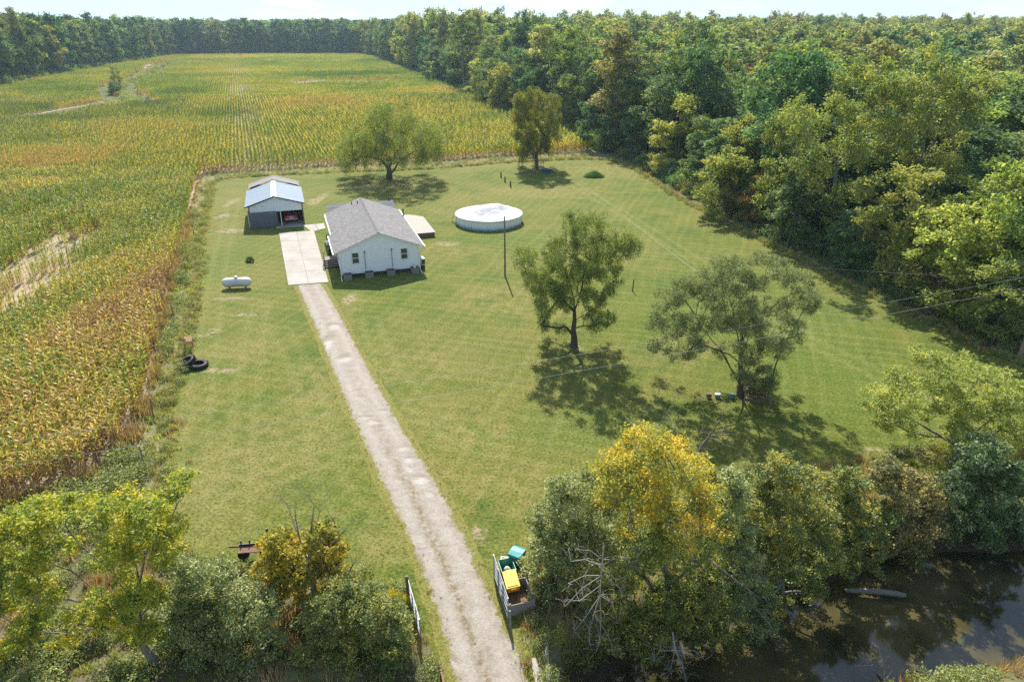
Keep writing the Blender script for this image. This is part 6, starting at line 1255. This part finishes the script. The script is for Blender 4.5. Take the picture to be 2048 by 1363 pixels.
hero('orange_bush', 'bright orange yellow bush round a dead trunk in the lower left middle', 'bush', (-9.6, 23.2, 0), [(560, 1090, 34), (600, 1070, 34), (640, 1080, 40), (545, 1130, 30), (590, 1140, 44), (650, 1130, 36), (560, 1170, 30), (620, 1180, 40), (570, 1060, 20), (675, 1100, 20)], leafmat('leaf_orange', ((.055, .075, .016), (.15, .145, .022), (.30, .205, .026)), .42, .08, rnd=0), BARK_G, (), .07, 60, .46, 18000, .16, .85, 34, 0, .5, tip=.007)
snag('dead_tree', 'bare dark dead tree rising out of the orange bush', 'tree', (-8.6, 22.4, 0), [[(628, 1300), (630, 1200), (620, 1130)], [(620, 1130), (600, 1080), (575, 1010), (562, 995)], [(620, 1130), (622, 1060), (628, 1010)], [(625, 1150), (660, 1090), (690, 1060)], [(600, 1080), (592, 1040), (590, 1020)], [(622, 1060), (640, 1020)], [(630, 1220), (690, 1160), (720, 1100)]], BARK_G, .17, 60, 35, spread=.7)
SH = [(370, 1150, 40), (430, 1160, 36), (400, 1210, 50), (470, 1190, 40), (450, 1250, 60), (520, 1220, 40), (360, 1230, 40), (380, 1300, 60), (500, 1300, 60), (430, 1340, 60), (560, 1290, 40), (330, 1290, 30)]
hero('grey_shrub', 'grey green shrub thicket between the left maple and the dead tree', 'shrub', (-12.6, 21.8, 0), SH, L_GREY, BARK_G, (), .07, 130, .5, 48000, .12, .8, 36, 0, .45, tip=.007)
hero('leafy_shrub', 'leafy green shrub thicket between the dead tree and the left gate', 'shrub', (-7.2, 21.6, 0), [(680, 1200, 50), (740, 1200, 40), (640, 1250, 50), (710, 1260, 60), (780, 1250, 44), (800, 1290, 34), (740, 1320, 60), (650, 1320, 60), (590, 1330, 50), (820, 1330, 30), (700, 1170, 30), (790, 1220, 24)], L_MIXED, BARK_G, (), .07, 130, .48, 50000, .115, .8, 37, 0, .34, tip=.007, tvar=.24)
hero('goldenrod_clump', 'patch of yellow flowering goldenrod at the left gate post', 'plant', tuple(at(790, 1215)), [(790, 1192, 14), (770, 1195, 12), (806, 1196, 10)], L_ROD, BARK_G, (), .02, 14, .22, 2600, .07, .8, 38, 0, .75, tip=.005)
hero('small_shrub', 'small dark shrub alone in the grass beyond the white tank', 'shrub', tuple(at(500, 523)), [(500, 521, 9)], L_OAK, BARK_D, (), .02, 12, .22, 1800, .09, .9, 39, 0, .6, tip=.005)
hp_ = at(1188, 354); rng = np.random.default_rng(8); a = rng.uniform(0, 6.28, 5200); q = np.sqrt(rng.uniform(0, 1, 5200)); X_ = q * np.cos(a) * 1.9; Y2 = q * np.sin(a) * 1.3; Z_ = .95 * np.clip(1 - q ** 1.6, 0, 1) * (.7 + .6 * vnoise(X_ * 1.4 + 9, Y2 * 1.4 + 9, 3)) + rng.uniform(0, .12, 5200)
o = ob('brush_heap', leaf_mesh('brush_heap', rng, np.c_[X_, Y2, Z_ + .03], .5 + rng.normal(0, .2, 5200), .17, leafmat('leaf_cut_brush', ((.03, .06, .015), (.07, .13, .03), (.13, .20, .05)), .3, .05, rnd=0), .5)); o.location = hp_; setp(o, 'low heap of green brush clippings on the far lawn', 'heap')
# solitary tree by the field ditch
wd, cr2 = protos['maple'][0]; p = at(237, 186); put_tree('ditch_tree', 'lone slim green tree by the ditch in the maize', 'tree', tuple(p), wd, cr2, None, 1.0, (.42, .42, .50))
wd, cr2 = protos['oak'][1]; p = at(228, 190); put_tree('ditch_bush', 'rounded dark bush by the ditch beside the lone slim tree', 'bush', tuple(p), wd, cr2, None, 2.0, (.45, .45, .22))
# dead branches in front
snag('dead_snag', 'bare grey dead treetop sticking up behind the golden tree', 'tree', (7.6, 27.2, 0), [[(1330, 1180), (1318, 960), (1312, 900)], [(1312, 900), (1318, 850), (1310, 790)], [(1312, 900), (1350, 860), (1370, 835)], [(1316, 930), (1285, 880), (1268, 852)], [(1318, 850), (1345, 810)]], BARK_G, .12, 50, 41, spread=.8, tip=.007)
snag('dead_snag', 'second bare dead treetop right of the golden crown', 'tree', (10.2, 28.0, 0), [[(1390, 1180), (1388, 930), (1400, 900)], [(1400, 900), (1440, 840), (1470, 815)], [(1400, 900), (1408, 850), (1402, 830)], [(1415, 880), (1460, 868)]], BARK_G, .11, 40, 42, spread=.8, tip=.007)
snag('fallen_branch', 'bleached bare branches hanging in front of the grey shrub by the bins', 'branch', (3.2, 20.6, 0), [[(1205, 1090), (1200, 1120), (1196, 1180), (1200, 1240), (1192, 1290)], [(1200, 1120), (1240, 1110), (1262, 1120)], [(1200, 1150), (1160, 1170), (1130, 1210)], [(1198, 1190), (1170, 1230), (1148, 1262)], [(1200, 1130), (1160, 1120), (1140, 1122)], [(1200, 1180), (1228, 1200)]], BARK_W, .05, 90, 43, Y=20.6, spread=.5, tip=.007) if False else None
def branchset(name, label, Y, limbs, seed, r0=.05, twigs=70, spread=.5):
    rng = np.random.default_rng(seed); b0 = onplane(*limbs[0][0], Y); return snag(name, label, 'branch', tuple(b0), limbs, BARK_W, r0, int(twigs * 1.6), seed, Y, spread, .0065, 'bleached dead branches along the creek', .15)
branchset('dead_branch', 'bleached bare branches hanging in front of the grey shrub by the bins', 20.3, [[(1208, 1088), (1204, 1130), (1200, 1190), (1202, 1240), (1194, 1300)], [(1205, 1118), (1238, 1118), (1268, 1112)], [(1203, 1150), (1165, 1175), (1130, 1212)], [(1200, 1190), (1172, 1232), (1148, 1262)], [(1204, 1130), (1168, 1118), (1142, 1122)], [(1202, 1150), (1170, 1150), (1136, 1166)], [(1201, 1180), (1225, 1205), (1236, 1245)], [(1200, 1200), (1178, 1262), (1180, 1290)], [(1203, 1140), (1232, 1160), (1246, 1190)], [(1202, 1230), (1216, 1270), (1228, 1300)], [(1204, 1120), (1180, 1100), (1150, 1098)], [(1201, 1170), (1160, 1200), (1126, 1202)]], 43, .026, 120, .34)
branchset('dead_branch', 'bare branches drooping to the water at the bottom middle', 20.6, [[(1345, 1262), (1350, 1300), (1365, 1330), (1372, 1363)], [(1348, 1290), (1320, 1300), (1308, 1320)], [(1350, 1290), (1390, 1300), (1410, 1320)], [(1352, 1305), (1340, 1340)]], 44, .035, 50, .45)
branchset('dead_branch', 'long thin bare branch reaching over the water right of the golden tree', 22.6, [[(1420, 1120), (1460, 1150), (1500, 1180), (1540, 1212)], [(1460, 1150), (1500, 1145), (1535, 1158)], [(1500, 1180), (1515, 1220), (1548, 1262)], [(1470, 1160), (1510, 1195)]], 45, .035, 30, .4)
branchset('dead_branch', 'bare twiggy branch lying on the near creek bank at the bottom', 21.4, [[(1770, 1375), (1750, 1340), (1742, 1315)], [(1760, 1350), (1735, 1330), (1712, 1330)], [(1765, 1360), (1775, 1330), (1778, 1318)]], 46, .04, 46, .4)
branchset('dead_branch', 'thin crooked branch lying along the far creek bank beyond the log', 28.0, [[(1800, 1178), (1850, 1165), (1900, 1160), (1975, 1150)], [(1850, 1165), (1870, 1150)]], 47, .06, 20, .4)

# ------------------------------------------------------------------ air
M = bpy.data.materials.new('haze'); M.use_nodes = True; M.node_tree.nodes.clear(); vo = M.node_tree.nodes.new('ShaderNodeVolumePrincipled'); oo = M.node_tree.nodes.new('ShaderNodeOutputMaterial')
vo.inputs['Color'].default_value = (.58, .82, 1.0, 1); vo.inputs['Density'].default_value = .00013; vo.inputs['Anisotropy'].default_value = .3; M.node_tree.links.new(vo.outputs[0], oo.inputs['Volume'])
if HAZE:
    hz = MB().box(-6300, 6300, -900, 9300, -4, 60).build('haze', M); hz['kind'] = 'stuff'
